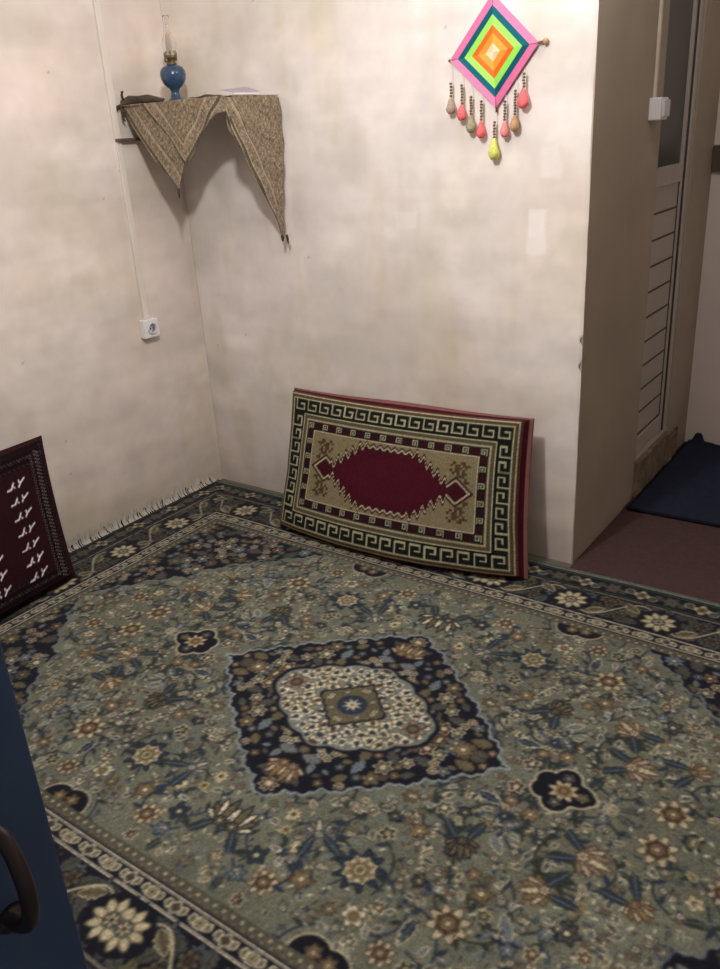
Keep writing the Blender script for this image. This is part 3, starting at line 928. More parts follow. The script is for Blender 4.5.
def paint_kilim(W, H):
    BLK = c255(24, 28, 26); CRM = c255(166, 162, 134); TAN = c255(122, 113, 87); MAR = c255(44, 22, 28); RED = c255(66, 18, 31)
    BRN = c255(84, 62, 48); OLV = c255(78, 80, 60)
    cv = Canvas(W, H, 0.002, TAN)
    Xg, Yg = np.meshgrid(cv.x, cv.y)
    d = np.minimum.reduce([Xg, W - Xg, Yg, H - Yg])
    def band(a, b, c): cv.full(np.minimum(d - a, b - d), c)
    band(-1, 0.150, BRN)
    band(-1, 0.006, BRN); band(0.006, 0.011, CRM); band(0.011, 0.018, BRN); band(0.018, 0.023, OLV)
    band(0.023, 0.086, BLK); band(0.023, 0.0285, CRM); band(0.082, 0.0875, CRM)
    band(0.0875, 0.094, OLV); band(0.094, 0.101, BRN); band(0.101, 0.106, CRM); band(0.106, 0.112, OLV)
    band(0.112, 0.144, MAR); band(0.144, 0.149, CRM)
    # meander: cream hooks on black, run along each side
    def key(horizontal, at0, at1, off, flip):
        n = max(1, int(round((at1 - at0) / 0.060)))
        p = (at1 - at0) / n
        for k in range(n):
            s0 = at0 + k * p
            hook = [(0.00, 0.0), (0.00, 0.75), (0.66, 0.75), (0.66, 0.36), (0.36, 0.36)]
            tail = [(1.0, 1.0), (1.0, 0.18)]
            for pl in (hook,):
                pts = []
                for (a, b) in pl:
                    ss = s0 + (a + 0.17) * p
                    bb = b if not flip else 1 - b
                    tt = off + 0.003 + bb * 0.0565
                    pts.append((ss, tt) if horizontal else (tt, ss))
                cv.line(pts, 0.0062, CRM)
    key(True, 0.03, W - 0.03, H - 0.0855, True)
    key(True, 0.03, W - 0.03, 0.0255, False)
    key(False, 0.09, H - 0.09, 0.0255, False)
    key(False, 0.09, H - 0.09, W - 0.0855, True)
    # little square spirals in the inner band
    GR = c255(150, 146, 122)
    def spiral(cx, cy, f):
        r = 0.0105
        pts = [(-1, -1), (-1, 1), (1, 1), (1, -0.6), (-0.25, -0.6), (-0.25, 0.3), (0.35, 0.3)]
        w = cv.win(cx, cy, 0.03)
        cv.put(w[0], 0.016 - np.maximum(np.abs(w[1]), np.abs(w[2])), BLK)
        cv.line([(cx + f * a * r, cy + b * r) for a, b in pts], 0.0042, GR)
    nS = 12
    for k in range(nS):
        cx = 0.128 + (W - 0.256) * k / (nS - 1)
        for cy in (0.128, H - 0.128):
            spiral(cx, cy, 1 if k < nS / 2 else -1)
            if k < nS - 1:
                xx = cx + (W - 0.256) / (nS - 1) / 2
                w = cv.win(xx, cy, 0.03)
                cv.put(w[0], np.minimum(0.017 - np.abs(w[1]), 0.0155 - np.abs(w[2])), c255(46, 21, 27))
    for k in range(1, 5):
        cy = 0.128 + (H - 0.256) * k / 5
        for cx in (0.128, W - 0.128):
            spiral(cx, cy, 1)
    # stepped red medallion
    cx, cy = W / 2, H / 2
    x, y = np.abs(Xg - cx), np.abs(Yg - cy)
    body = np.maximum(y - 0.108, (x / 0.27 + y / 0.192 - 1) * 0.150)
    tri = np.sin((Xg - cx) * 2 * PI / 0.032)
    dd = body + np.where(x < 0.10, 0.005, 0.012) * tri
    DB = c255(58, 24, 30)
    tip = (np.abs(x - 0.292) / 0.044 + y / 0.036 - 1) * 0.027
    for t_, c_ in ((0.020, DB), (0.0125, CRM), (0.0062, DB)):
        cv.full(t_ - np.minimum(dd, tip + 0.004), c_)
    cv.full(-dd - 0.002, RED)
    cv.full(-tip - 0.010, RED)
    # worn, paler middle of the red pile
    cv.full(-dd - 0.03, RED * 1.12, 0.5)
    # hooked corner motifs
    spr = ["..##..#.#.",
           "###.##.##.",
           ".#.###...#",
           "..#.##.#..",
           ".##.#.###.",
           "..###.#..#",
           ".#..##.#..",
           "##.#..#..."]
    cells = 0.0100
    for sx in (-1, 1):
        for sy in (-1, 1):
            for j, row in enumerate(spr):
                for i, ch in enumerate(row):
                    if ch == '#' and (i + (7 - j)) < 14:
                        px = cx + sx * (0.338 - i * cells); py = cy + sy * (0.108 - j * cells)
                        if (abs(px - cx) / 0.33 + abs(py - cy) / 0.215) < 1.14: continue
                        w = cv.win(px, py, cells)
                        cv.put(w[0], cells * .54 - np.maximum(np.abs(w[1]), np.abs(w[2])), [c255(82, 48, 38), c255(72, 70, 48)][(i + j) % 2])
    a = cv.a
    return a

def paint_turkmen(W, H):
    """X runs from the visible (right-hand) end of the cushion"""
    WINE = c255(42, 19, 25); DK = c255(25, 14, 17); GREY = c255(150, 136, 138); WHT = c255(226, 222, 224)
    cv = Canvas(W, H, 0.002, WINE)
    Xg, Yg = np.meshgrid(cv.x, cv.y)
    d = np.minimum.reduce([Xg, W - Xg, Yg, H - Yg])
    rs = np.random.RandomState(2)
    cv.full(0.072 - d, DK)
    def ticks(dist, step, ln, wd, col, slant):
        n = int(H / step)
        for k in range(n):
            yy = dist * .6 + k * step
            if yy > H - dist * .6: break
            cv.line([(dist - ln, yy - slant), (dist + ln, yy + slant)], wd, col, .8)
        n = int(W / step)
        for k in range(n):
            xx = dist * .6 + k * step
            if xx > W - dist * .6: break
            for yy in (dist, H - dist):
                cv.line([(xx - slant, yy - ln * .5), (xx + slant, yy + ln * .5)], wd * .8, col, .5)
    ticks(0.040, 0.0135, 0.010, 0.003, GREY, 0.006)
    ticks(0.066, 0.010, 0.0045, 0.0025, GREY * .85, 0.003)
    ticks(0.018, 0.012, 0.004, 0.002, GREY * .55, 0.003)
    nrow = int((H - 0.11) / 0.056)
    for c in range(int((W - 0.2) / 0.155) + 1):
        x0 = 0.150 + c * 0.155
        for r in range(nrow):
            y0 = 0.066 + r * 0.056
            f = -1   # X is mirrored on the cushion
            def seg(a, b, w_=0.006): cv.line([(x0 + f * a[0], y0 + a[1]), (x0 + f * b[0], y0 + b[1])], w_, WHT)
            seg((-0.034, 0.0), (-0.018, 0.001)); seg((-0.020, 0.0), (-0.006, 0.020)); seg((-0.012, 0.010), (-0.004, 0.001), .0045)
            seg((0.012, 0.0), (0.021, 0.011)); seg((0.021, 0.011), (0.016, 0.021)); seg((0.021, 0.011), (0.040, 0.022))
    return cv.a

def make_cushion(name, label, corners, bow_bottom, sag_top, T, pic, m_front, m_gus, m_back, W, H, flipx=False, group=None):
    """corners: BL, BR, TR, TL of the front face seen from the room"""
    BL, BR, TR, TL = [np.array(c, float) for c in corners]
    root = thing(name, label, 'cushion', tuple((BL + BR) / 2 * np.array([1, 1, 0]) + np.array([0, 0, 0.0])), group)
    nrm = np.cross(BR - BL, TL - BL); nrm /= np.linalg.norm(nrm)
    def surf(s, t, off, rim):
        s = np.asarray(s)[..., None]; t = np.asarray(t)[..., None]
        P = (BL * (1 - s) + BR * s) * (1 - t) + (TL * (1 - s) + TR * s) * t
        q = 4 * s * (1 - s)
        P = P + q * (1 - t) ** 1.5 * np.array(bow_bottom) + q * t ** 2 * np.array(sag_top)
        # pinched waist of the short ends
        e = (TL - BL); r = (BR - BL) / np.linalg.norm(BR - BL)
        P = P + r * (0.012 * 4 * t * (1 - t)) * (1 - 2 * s)
        ds = np.minimum(s, 1 - s) * W; dt = np.minimum(t, 1 - t) * H
        dm = np.minimum(ds, dt)
        R_ = rim
        drop = R_ * (1 - np.sqrt(np.clip(1 - (1 - np.clip(dm / R_, 0, 1)) ** 2, 0, 1)))
        bulge = 0.020 * (1 - (2 * s - 1) ** 4) * (1 - (2 * t - 1) ** 4)
        return P + nrm * (off * 1.0) + nrm * (np.sign(off + 1e-9) if False else 1) * 0 + (nrm * (bulge - drop) if off >= -1e-6 else -nrm * (bulge * .4 - drop))
    nx, ny = int(W / 0.004), int(H / 0.004)
    S, Tt = np.meshgrid(np.linspace(0, 1, nx), np.linspace(0, 1, ny))
    P = surf(S, Tt, 0.0, 0.022)
    rs = np.random.RandomState(12)
    P = P + nrm * ((fbm(ny, nx, 9, 2, rs) - .5) * 0.010)[..., None]
    P[..., 2] = np.maximum(P[..., 2], 0.004)
    jj = np.clip((Tt * pic.shape[0]).astype(int), 0, pic.shape[0] - 1)
    ii = np.clip((S * pic.shape[1]).astype(int), 0, pic.shape[1] - 1)
    if flipx: ii = pic.shape[1] - 1 - ii
    col = pic[jj, ii]
    col = col * (0.90 + 0.2 * rs.rand(ny, nx, 1))
    me = grid_me('front_panel', P, s2l(np.clip(col, 0, 1)))
    from_me('front_panel', me, m_front, root)
    # back panel, lapping round the rear edge
    S2, T2 = np.meshgrid(np.linspace(0, 1, 80), np.linspace(0, 1, 46))
    Pb = surf(S2, T2, -T, 0.03)
    Pb[..., 2] = np.maximum(Pb[..., 2], 0.004)
    me = grid_me('back_panel', Pb); me.flip_normals()
    from_me('back_panel', me, m_back, root)
    # gusset strip joining them (front half wine, rear half as the back)
    n = 60
    loop = [(i / n, 0.0) for i in range(n)] + [(1.0, i / n) for i in range(n)] + [(1 - i / n, 1.0) for i in range(n)] + [(0.0, 1 - i / n) for i in range(n)] + [(0.0, 0.0)]
    ls = np.array([l[0] for l in loop]); lt = np.array([l[1] for l in loop])
    A = surf(ls, lt, 0.0, 0.022); B = surf(ls, lt, -T, 0.03)
    cen = (A.mean(0) + B.mean(0)) / 2
    out = A - A.mean(0); out /= np.linalg.norm(out, axis=1)[:, None]
    def strip(nm, f0, f1, mm):
        rows = []
        for f in np.linspace(f0, f1, 8):
            R_ = A * (1 - f) + B * f + out * (0.008 * math.sin(PI * f) + 0.020 * math.sin(PI * max(0.0, (f - 0.36) / 0.64)))
            R_[:, 2] = np.maximum(R_[:, 2], 0.003)
            rows.append(R_)
        from_me(nm, grid_me(nm, np.array(rows)), mm, root)
    strip('gusset', 0.0, 0.42, m_gus)
    strip('rear_piping', 0.42, 1.0, m_back)
    return root

pic = paint_kilim(1.03, 0.57)
make_cushion('floor_cushion', 'tan kilim backrest cushion with black key border and crimson diamond leaning on back wall',
             [(0.638, -0.330, 0.026), (1.690, -0.255, 0.026), (1.644, -0.135, 0.570), (0.608, -0.132, 0.550)],
             (0.0, -0.070, 0.0), (0.0, 0.0, -0.016), 0.105, pic, M['kilim'], M['gusset'], M['dusty_pink'], 1.03, 0.57)
pic = paint_turkmen(1.0, 0.53)
make_cushion('floor_cushion', 'dark wine cushion with rows of white forked marks leaning on left wall',
             [(0.262, -2.06, 0.026), (0.245, -1.046, 0.026), (0.105, -0.972, 0.530), (0.115, -1.98, 0.52)],
             (0.02, 0.0, 0.0), (0.0, 0.0, -0.008), 0.08, pic, M['kilim'], M['wine_back'], M['wine_back'], 1.0, 0.53, flipx=True)

# ------------------------------------------------------------------ shelf, cloth, lamp, papers
sh = thing('wall_shelf', 'small wooden corner shelf under the brown brocade cloth', 'shelf', (0.285, -0.145, 1.625))
bm = bmesh.new(); add_box(bm, (0.002, -0.285, 1.628), (0.565, -0.006, 1.650), 0.002)
from_bm('board', bm, M['wood'], sh)
bm = bmesh.new()
add_box(bm, (0.004, -0.335, 1.531), (0.026, -0.01, 1.543), 0.002)
add_box(bm, (0.004, -0.035, 1.543), (0.026, -0.01, 1.628), 0.002)
bmx = bmesh.new()
from_bm('bracket', bm, M['iron'], sh); bmx.free()
bm = bmesh.new(); add_box(bm, (0.50, -0.03, 1.56), (0.52, -0.008, 1.628), 0.002); add_box(bm, (0.50, -0.24, 1.612), (0.52, -0.03, 1.628), 0.002)
from_bm('bracket', bm, M['iron'], sh)

def brocade_colour(u, v, chev=None, seed=0):
    """woven botehs and bands, from in-plane coordinates (metres)"""
    BASE = np.array([134, 115, 97]) / 255.0; LT = np.array([180, 168, 142]) / 255.0; DKc = np.array([74, 66, 52]) / 255.0; GR = np.array([118, 110, 86]) / 255.0
    col = np.ones(u.shape + (3,)) * BASE
    # warped bands of curling botehs
    uu = u + 0.010 * np.sin(v * 70 + 1.3 * np.sin(u * 40)); vv = v + 0.010 * np.sin(u * 62 + 2.0)
    a = np.sin(uu * 2 * PI / 0.034) * np.sin(vv * 2 * PI / 0.040)
    a2 = np.sin(uu * 2 * PI / 0.0125 + 3 * a) * np.sin(vv * 2 * PI / 0.0135)
    b = np.sin((uu * 1.3 + vv) * 2 * PI / 0.075 + 2 * np.sin(vv * 2 * PI / 0.09))
    m3 = sstep(0.35, 0.75, b)[..., None]
    col = col * (1 - .6 * m3) + GR * .6 * m3
    m1 = (sstep(0.25, 0.40, a) * (1 - sstep(0.55, 0.70, a)))[..., None]
    col = col * (1 - .65 * m1) + LT * .65 * m1
    m2 = sstep(0.45, 0.8, -a)[..., None]
    col = col * (1 - .5 * m2) + DKc * .5 * m2
    m5 = sstep(0.3, 0.7, a2)[..., None]
    col = col * (1 - .4 * m5) + LT * .4 * m5
    m6 = sstep(0.3, 0.7, -a2)[..., None]
    col = col * (1 - .4 * m6) + DKc * .4 * m6
    if chev is not None:
        dd = chev
        for (lo, hi, cc, op) in ((-1, 0.007, DKc, .8), (0.007, 0.011, LT, .7), (0.040, 0.050, LT, .6), (0.050, 0.054, DKc, .5)):
            m_ = (sstep(lo - .001, lo + .001, dd) * (1 - sstep(hi - .001, hi + .001, dd)))[..., None] * op
            col = col * (1 - m_) + cc * m_
    return col

cl = thing('shelf_cloth', 'brown and olive brocade cloth draped over the corner shelf with pointed flaps', 'tablecloth', (0.285, -0.145, 1.652))

def flap(name, poly, origin, ex, ey, chev_edges=None, wave=0.006, seed=0, lift=None):
    """poly in (a,b) plane coordinates; 3D = origin + a*ex + b*ey, rippled along the normal"""
    origin, ex, ey = Vector(origin), Vector(ex), Vector(ey)
    nz = ex.cross(ey).normalized()
    bd = []
    n = len(poly)
    for i in range(n):
        a, b = Vector(poly[i]), Vector(poly[(i + 1) % n])
        k = max(1, int((b - a).length / 0.007))
        for j in range(k):
            bd.append(a.lerp(b, j / k))
    xs = [p[0] for p in bd]; ys = [p[1] for p in bd]
    pts = [Vector((p[0], p[1])) for p in bd]
    nb = len(pts)
    def inside(x, y):
        c = False
        j = n - 1
        for i in range(n):
            xi, yi = poly[i]; xj, yj = poly[j]
            if (yi > y) != (yj > y) and x < (xj - xi) * (y - yi) / (yj - yi) + xi: c = not c
            j = i
        return c
    st = 0.0045
    y = min(ys) + st / 2
    row = 0
    while y < max(ys):
        x = min(xs) + (st / 2 if row % 2 else 0)
        while x < max(xs):
            if inside(x, y) and min((x - p[0]) ** 2 + (y - p[1]) ** 2 for p in bd) > (st * .5) ** 2:
                pts.append(Vector((x, y)))
            x += st
        y += st; row += 1
    edges = [(i, (i + 1) % nb) for i in range(nb)]
    vs, es, fs, *_ = delaunay_2d_cdt(pts, edges, [], 1, 1e-6)
    rs = random.Random(seed)
    ph = rs.random() * 6
    co = []
    for v in vs:
        o_ = wave * (math.sin(v[0] * 38 + ph + v[1] * 9) + 0.5 * math.sin(v[1] * 60 + v[0] * 25))
        if lift: o_ += lift(v[0], v[1])
        co.append(origin + ex * v[0] + ey * v[1] + nz * o_)
    me = bpy.data.meshes.new(name)
    me.from_pydata([tuple(c) for c in co], [], [list(f) for f in fs])
    u = np.array([v[0] for v in vs]); w = np.array([v[1] for v in vs])
    ch = None
    if chev_edges:
        ch = np.full(u.shape, 9.0)
        for (a, b) in chev_edges:
            dx, dy = b[0] - a[0], b[1] - a[1]; L = math.hypot(dx, dy)
            ch = np.minimum(ch, np.abs((u - a[0]) * dy - (w - a[1]) * dx) / L)
    paint(me, s2l(np.clip(brocade_colour(u, w, ch, seed), 0, 1)))
    o = from_me(name, me, M['brocade'], cl, smooth=True)
    md = o.modifiers.new('thickness', 'SOLIDIFY'); md.thickness = 0.0015; md.offset = 0
    return o

# front flaps lie in the plane y = -0.29 (a = x, b = z)
under = [(0.017, 1.660), (0.045, 1.61), (0.081, 1.56), (0.155, 1.467), (0.234, 1.40), (0.274, 1.345), (0.30, 1.40), (0.336, 1.451), (0.36, 1.655)]
flap('under_flap', under, (0, -0.290, 0), (1, 0, 0), (0, 0, 1), [((0.017, 1.66), (0.274, 1.345))], 0.003, 1)
vfl = [(0.155, 1.658), (0.249, 1.562), (0.347, 1.438), (0.372, 1.452), (0.405, 1.488), (0.44, 1.535), (0.483, 1.568), (0.531, 1.600), (0.572, 1.606), (0.578, 1.656)]
flap('front_flap', vfl, (0, -0.302, 0), (1, 0, 0), (0, 0, 1), [((0.155, 1.658), (0.347, 1.438)), ((0.347, 1.438), (0.52, 1.62))], 0.004, 2)
# side flap hangs from the right end in the plane x = 0.58 (a = y, b = z)
sfl = [(-0.300, 1.656), (-0.302, 1.60), (-0.292, 1.54), (-0.232, 1.464), (-0.205, 1.400), (-0.135, 1.297), (-0.075, 1.178), (-0.058, 1.150), (-0.040, 1.19), (-0.025, 1.379), (-0.012, 1.585), (-0.010, 1.645), (-0.03, 1.658)]
flap('side_flap', sfl, (0.580, 0, 0), (0, 1, 0), (0, 0, 1), [((-0.302, 1.60), (-0.058, 1.132))], 0.006, 3)
sfl2 = [(-0.296, 1.59), (-0.288, 1.535), (-0.238, 1.455), (-0.212, 1.39), (-0.142, 1.285), (-0.082, 1.170), (-0.064, 1.146), (-0.055, 1.18), (-0.10, 1.30), (-0.16, 1.42), (-0.23, 1.55)]
flap('folded_hem', sfl2, (0.592, 0, 0), (0, 1, 0), (0, 0, 1), [((-0.296, 1.59), (-0.07, 1.128))], 0.005, 4)
# sheet over the board
flap('top_sheet', [(0.004, -0.300), (0.580, -0.300), (0.580, -0.010), (0.004, -0.010)], (0, 0, 1.656), (1, 0, 0), (0, 1, 0), None, 0.0012, 5)
# bunched roll at the left end, with knotted tassel ends
bm = bmesh.new()
pts = [(0.012, -0.282, 1.668), (0.04, -0.262, 1.678), (0.08, -0.25, 1.676), (0.12, -0.24, 1.677), (0.16, -0.238, 1.672), (0.20, -0.235, 1.668)]
add_tube(bm, pts, [0.010, 0.016, 0.014, 0.015, 0.011, 0.006], 10)
me = bpy.data.meshes.new('bunched_edge'); bm.to_mesh(me); bm.free()
co = np.empty(len(me.vertices) * 3); me.vertices.foreach_get('co', co); co = co.reshape(-1, 3)
paint(me, s2l(brocade_colour(co[:, 0], co[:, 2] + co[:, 1]) * .62))
from_me('bunched_edge', me, M['brocade'], cl, smooth=True)
def tassel_end(pts, r):
    bm = bmesh.new(); add_tube(bm, pts, r, 8)
    from_bm('tassel_end', bm, M['dark_thread'], cl, smooth=True)
tassel_end([(0.030, -0.285, 1.678), (0.026, -0.286, 1.694), (0.030, -0.286, 1.706), (0.036, -0.286, 1.708)], [.004, .005, .005, .003])
tassel_end([(0.020, -0.292, 1.660), (0.010, -0.300, 1.655), (0.008, -0.306, 1.648), (0.010, -0.308, 1.640)], [.005, .007, .006, .002])
tassel_end([(0.030, -0.294, 1.640), (0.026, -0.297, 1.622), (0.032, -0.298, 1.608), (0.038, -0.298, 1.604)], [.004, .005, .004, .003])
tassel_end([(0.274, -0.291, 1.352), (0.275, -0.292, 1.335), (0.274, -0.292, 1.318)], [.0045, .004, .002])
tassel_end([(0.581, -0.064, 1.158), (0.582, -0.066, 1.145), (0.583, -0.068, 1.135)], [.006, .006, .003])
tassel_end([(0.592, -0.052, 1.158), (0.594, -0.05, 1.140), (0.592, -0.046, 1.125)], [.005, .005, .002])

LZ = 1.660
lamp = thing('oil_lamp', 'blue glazed oil lamp with clear glass chimney standing on the shelf cloth', 'lamp', (0.188, -0.16, LZ))
lc = (0.188, -0.16, LZ)
bm = bmesh.new()
add_lathe(bm, shrink([(0, 0), (0.032, 0), (0.033, 0.004), (0.030, 0.010), (0.023, 0.018), (0.018, 0.030), (0.0175, 0.040), (0.021, 0.050), (0.032, 0.058), (0.044, 0.070), (0.051, 0.086), (0.0535, 0.102), (0.051, 0.118), (0.043, 0.130), (0.030, 0.138), (0.018, 0.142), (0, 0.143)]), lc, 36)
from_bm('font', bm, M['blue_glaze'], lamp, smooth=True)
bm = bmesh.new()
add_lathe(bm, shrink([(0, 0.140), (0.020, 0.140), (0.021, 0.147), (0.015, 0.150), (0.014, 0.158), (0.022, 0.162), (0.0235, 0.168), (0.0235, 0.174), (0.019, 0.174), (0.018, 0.166), (0, 0.165)]), lc, 28)
bu = from_bm('burner', bm, M['brass'], lamp, smooth=True)
bm = bmesh.new()
for k in range(8):
    a = 2 * PI * k / 8
    add_tube(bm, [(lc[0] + 0.0195 * math.cos(a), lc[1] + 0.0195 * math.sin(a), LZ + 0.14176), (lc[0] + 0.023 * math.cos(a), lc[1] + 0.023 * math.sin(a), LZ + 0.1656), (lc[0] + 0.021 * math.cos(a), lc[1] + 0.021 * math.sin(a), LZ + 0.1748)], 0.0022, 6)
from_bm('chimney_prongs', bm, M['brass'], bu, smooth=True)
bm = bmesh.new()
add_tube(bm, [(lc[0], lc[1] - 0.014, LZ + 0.1417), (lc[0] + 0.01, lc[1] - 0.034, LZ + 0.1417)], 0.0022, 8)
add_lathe(bm, [(0, 0), (0.007, 0), (0.007, 0.004), (0, 0.004)], (lc[0] + 0.01, lc[1] - 0.034, LZ + 0.1417), 14, (0.4, -0.9, 0))
from_bm('wick_knob', bm, M['brass'], bu, smooth=True)
bm = bmesh.new()
prof = [(0.021, 0.168), (0.022, 0.180), (0.026, 0.196), (0.0295, 0.210), (0.029, 0.222), (0.024, 0.236), (0.0175, 0.250), (0.0145, 0.266), (0.0132, 0.290), (0.0132, 0.312), (0.0138, 0.318)]
inner = [(r - 0.0016, h) for r, h in prof[::-1]]
add_lathe(bm, shrink(prof + inner + [prof[0]]), lc, 32)
from_bm('chimney', bm, M['glass'], lamp, smooth=True)

bk = thing('booklet', 'thin folded mauve booklet lying flat at the right of the shelf', 'booklet', (0.51, -0.155, 1.660))
def sheet(name, quad, m, th):
    bm = bmesh.new()
    bm.faces.new([bm.verts.new(p) for p in quad])
    r = bmesh.ops.extrude_face_region(bm, geom=bm.faces[:])
    bmesh.ops.translate(bm, vec=(0, 0, th), verts=[v for v in r['geom'] if isinstance(v, bmesh.types.BMVert)])
    return from_bm(name, bm, m, bk)
sheet('pages', [(0.472, -0.205, 1.6605), (0.548, -0.222, 1.6605), (0.560, -0.098, 1.6605), (0.484, -0.085, 1.6605)], M['paper'], 0.006)
sheet('cover', [(0.470, -0.207, 1.680), (0.549, -0.225, 1.668), (0.562, -0.096, 1.670), (0.482, -0.083, 1.690)], M['paper_mauve'], 0.0015)
pp = thing('paper_sheet', 'creased white paper sheet lying on shelf cloth between lamp and booklet', 'paper', (0.40, -0.2, 1.660))
xs = np.linspace(0.36, 0.462, 16); ys = np.linspace(-0.275, -0.11, 16)
Xg, Yg = np.meshgrid(xs, ys)
Zg = 1.6605 + 0.004 * (fbm(16, 16, 4, 2, np.random.RandomState(3))) + 0.004 * sstep(.42, .462, Xg)
o = from_me('sheet', grid_me('sheet', np.stack([Xg, Yg, Zg], -1)), M['paper'], pp)

# ------------------------------------------------------------------ woven diamond wall hanging
wh = thing('wall_hanging', 'pink edged woven yarn diamond with hanging tassels on the back wall', 'wall hanging', (1.466, -0.012, 1.717))
cx, cz = 1.466, 1.715
lay = [(0.160, 0.154, c255(250, 166, 208)), (0.128, 0.126, c255(44, 132, 150)), (0.103, 0.100, c255(196, 250, 140)), (0.0755, 0.072, c255(252, 150, 72)), (0.053, 0.048, c255(254, 196, 96)), (0.026, 0.026, c255(244, 234, 206))]
def diamond():
    V = []; F = []; colr = []
    nT = 160
    ax0, az0 = 0.158, 0.160
    # threads wound square-wise: concentric rings with a fine ridge each
    rings = []
    for k in range(nT + 1):
        f = 1 - k / nT
        f = max(f, 0.0)
        y = -0.012 - 0.004 * (1 - f) - (0.0012 if k % 2 else 0.0)
        # slightly irregular corners as in hand winding
        # right and left corners sit at different heights (it hangs a little crooked)
        L = (cx - 0.156 * f, cz - 0.010 * f); Rr = (cx + 0.152 * f, cz + 0.012 * f); Tp = (cx - 0.004 * f, cz + 0.162 * f); Bt = (cx + 0.010 * f, cz - 0.160 * f)
        ring = []
        for a, b in ((Tp, Rr), (Rr, Bt), (Bt, L), (L, Tp)):
            for j in range(6):
                t = j / 6
                ring.append((a[0] * (1 - t) + b[0] * t, y, a[1] * (1 - t) + b[1] * t))
        fr = f * 0.160
        c_ = lay[0][2]
        for (rx, rz, cc) in lay:
            if fr <= rx + 1e-6: c_ = cc
        rings.append(len(V)); V.extend(ring); colr.extend([c_ * (0.95 if k % 2 else 1.0)] * 24)
    for k in range(nT):
        for j in range(24):
            F.append((rings[k] + j, rings[k] + (j + 1) % 24, rings[k + 1] + (j + 1) % 24, rings[k + 1] + j))
    # back
    F.append(tuple(range(23, -1, -1)))
    me = bpy.data.meshes.new('woven_diamond'); me.from_pydata(V, [], F)
    paint(me, s2l(np.clip(np.array(colr), 0, 1)))
    o = from_me('woven_diamond', me, M['yarn'], wh)
diamond()
bm = bmesh.new()
add_tube(bm, [(cx - 0.160, -0.009, cz - 0.010), (cx + 0.168, -0.009, cz + 0.013)], 0.0045, 8)
from_bm('cross_stick', bm, M['stick'], wh, smooth=True)
bm = bmesh.new()
add_tube(bm, [(cx - 0.004, -0.0095, cz + 0.168), (cx + 0.0105, -0.0095, cz - 0.172)], 0.004, 8)
from_bm('upright_stick', bm, M['stick'], wh, smooth=True)
bm = bmesh.new()
add_lathe(bm, [(0, 0), (0.008, 0.002), (0.0105, 0.008), (0.008, 0.014), (0, 0.016)], (cx + 0.164, -0.010, cz + 0.0125), 14, (1, 0, 0.08))
from_bm('end_bead', bm, M['tan'], wh, smooth=True)
# each tassel: x, thread top, cord top, cord bottom, bulb centre, bulb radius, wool
TA = [(1.318, 1.712, 1.642, 1.597, 1.570, 0.0155, 'taupe'), (1.358, 1.672, 1.634, 1.573, 1.550, 0.0165, 'coral'), (1.391, 1.640, 1.597, 1.540, 1.512, 0.0170, 'sage'),
      (1.428, 1.603, 1.582, 1.521, 1.492, 0.0155, 'coral'), (1.475, 1.555, 1.518, 1.466, 1.432, 0.0200, 'lime'), (1.511, 1.592, 1.576, 1.516, 1.490, 0.0150, 'rose'),
      (1.546, 1.628, 1.604, 1.530, 1.507, 0.0165, 'tan'), (1.574, 1.657, 1.650, 1.606, 1.575, 0.0180, 'coral')]
rt = random.Random(3)
for (x, zt, z1, z2, zb, r, wool) in TA:
    bm = bmesh.new()
    top = z2 - zb
    prof = [(0, -r * 1.45), (r * .55, -r * 1.40), (r * .95, -r * .9), (r, -r * .3), (r * .82, r * .35), (r * .45, top * .75), (r * .22, top), (0, top + .002)]
    r *= 0.9
    add_lathe(bm, [(a * 0.9, b) for a, b in prof], (x, -0.022, zb), 18)
    for v in bm.verts:   # woolly surface
        dv = Vector((v.co.x - x, v.co.y + 0.022, 0))
        v.co += dv * rt.uniform(-.14, .16) + Vector((0, 0, rt.uniform(-.0015, .0015)))
    tb = from_bm('tassel', bm, M[wool], wh, smooth=True)
    bm = bmesh.new()
    nb = max(3, int((z1 - z2) / 0.008))
    for k in range(nb):
        zz = z2 + (z1 - z2) * (k + .5) / nb
        add_lathe(bm, [(0, -.0042), (0.004, -.003), (0.0052, 0), (0.004, .003), (0, .0042)], (x + rt.uniform(-.001, .001), -0.020, zz), 8)
    from_bm('beaded_cord', bm, M['cord'], tb, smooth=True)
    bm = bmesh.new()
    add_tube(bm, [(x, -0.020, z1), (x, -0.014, zt)], 0.0009, 6)
    from_bm('hanging_thread', bm, M['thread'], tb)

# ------------------------------------------------------------------ electrics
so = thing('power_socket', 'white surface mounted power socket low on the left wall', 'socket', (0.0, -0.322, 0.80))
bm = bmesh.new(); add_box(bm, (0.0, -0.362, 0.762), (0.034, -0.282, 0.840), 0.005)
from_bm('housing', bm, M['white_plastic'], so, smooth=False)
bm = bmesh.new()
add_lathe(bm, [(0.024, 0.0), (0.024, 0.006), (0.0205, 0.008), (0.019, 0.004), (0.0185, 0.001), (0, 0.001)], (0.033, -0.322, 0.801), 32, (1, 0, 0))
fc = from_bm('socket_well', bm, M['socket_grey'], so, smooth=True)
bm = bmesh.new()
for dy in (-0.0085, 0.0085):
    add_lathe(bm, [(0.003, 0), (0.003, 0.0018), (0, 0.0018)], (0.0335, -0.322 + dy, 0.801), 12, (1, 0, 0))
from_bm('pin_holes', bm, M['hole'], fc)
bm = bmesh.new(); add_box(bm, (0.0, -0.334, 0.840), (0.011, -0.308, CEIL), 0.002)
tag(from_bm('cable_trunking', bm, M['duct']), 'cream cable trunking rising from the power socket on left wall', 'cable cover')

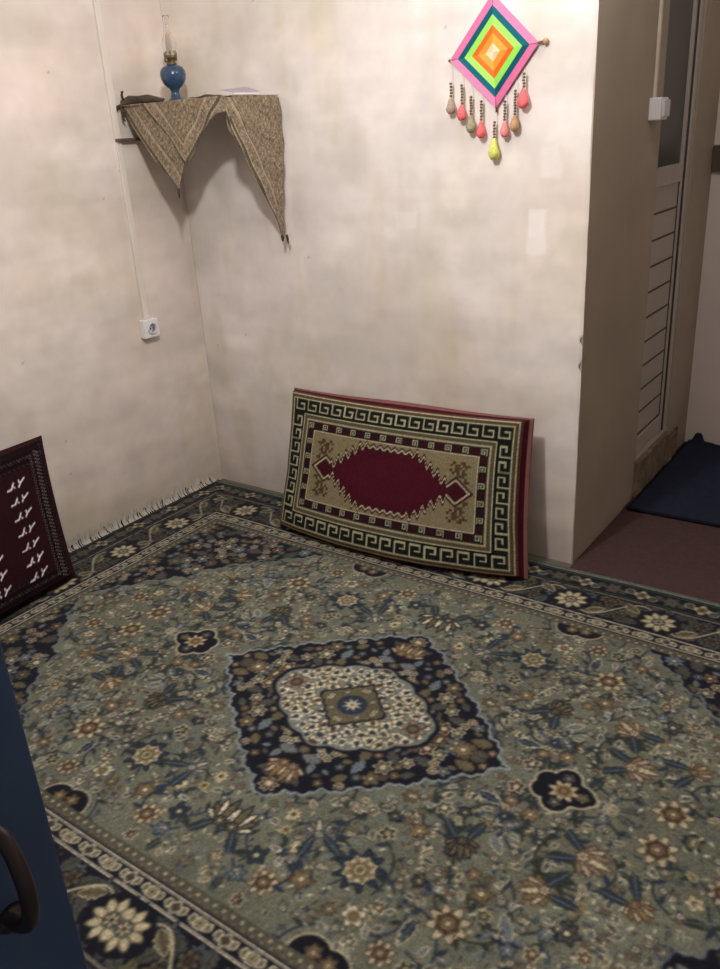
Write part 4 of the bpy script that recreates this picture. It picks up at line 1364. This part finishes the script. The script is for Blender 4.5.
sw = thing('light_switch', 'white surface mounted light switch on the shaded passage wall', 'switch', (X1, 0.565, 1.525))
bm = bmesh.new(); add_box(bm, (X1, 0.522, 1.489), (X1 + 0.042, 0.607, 1.562), 0.004)
from_bm('housing', bm, M['white_plastic'], sw)
bm = bmesh.new(); add_box(bm, (X1 + 0.040, 0.534, 1.499), (X1 + 0.052, 0.598, 1.554), 0.004)
from_bm('rocker', bm, M['socket_grey'], sw)
bm = bmesh.new(); add_box(bm, (X1, 0.557, 1.562), (X1 + 0.010, 0.575, CEIL), 0.002)
tag(from_bm('cable_trunking', bm, M['duct_dirty']), 'thin grubby cable trunking above the light switch on passage wall', 'cable cover')

# ------------------------------------------------------------------ light
def point(name, loc, power, col, rad):
    l = bpy.data.lights.new(name, 'POINT'); l.energy = power; l.color = col; l.shadow_soft_size = rad
    o = bpy.data.objects.new(name, l); o.location = loc; C.objects.link(o)
    return o
point('ceiling_bulb', (1.55, -1.40, 2.22), 66, (1.0, 0.965, 0.95), 0.05)
point('passage_fill', (2.02, -0.30, 2.35), 11.5, (1.0, 0.94, 0.90), 0.08)  # unseen fill, added to brighten the passage end wall
w = bpy.data.worlds.new('World'); sc.world = w; w.use_nodes = True
w.node_tree.nodes['Background'].inputs['Color'].default_value = (0.55, 0.6, 0.7, 1)
w.node_tree.nodes['Background'].inputs['Strength'].default_value = 0.25

# ------------------------------------------------------------------ camera
cam = bpy.data.cameras.new('camera'); co_ = bpy.data.objects.new('camera', cam); C.objects.link(co_)
f = Vector((-0.55083376, 0.74026915, -0.38546564)); r = Vector((0.81509365, 0.57644462, -0.05774036)); u = Vector((-0.17945619, 0.34599594, 0.92091383))
m4 = Matrix(((r.x, u.x, -f.x, 2.77818), (r.y, u.y, -f.y, -2.60934), (r.z, u.z, -f.z, 1.5), (0, 0, 0, 1)))
co_.matrix_world = m4
cam.sensor_fit = 'HORIZONTAL'; cam.sensor_width = 36; cam.lens = 822.895 * 36 / 720
cam.shift_y = -4.5 / 720
cam.clip_start = 0.02
sc.camera = co_
sc.view_settings.view_transform = 'Standard'
sc.view_settings.look = 'None'
sc.view_settings.exposure = 0.0
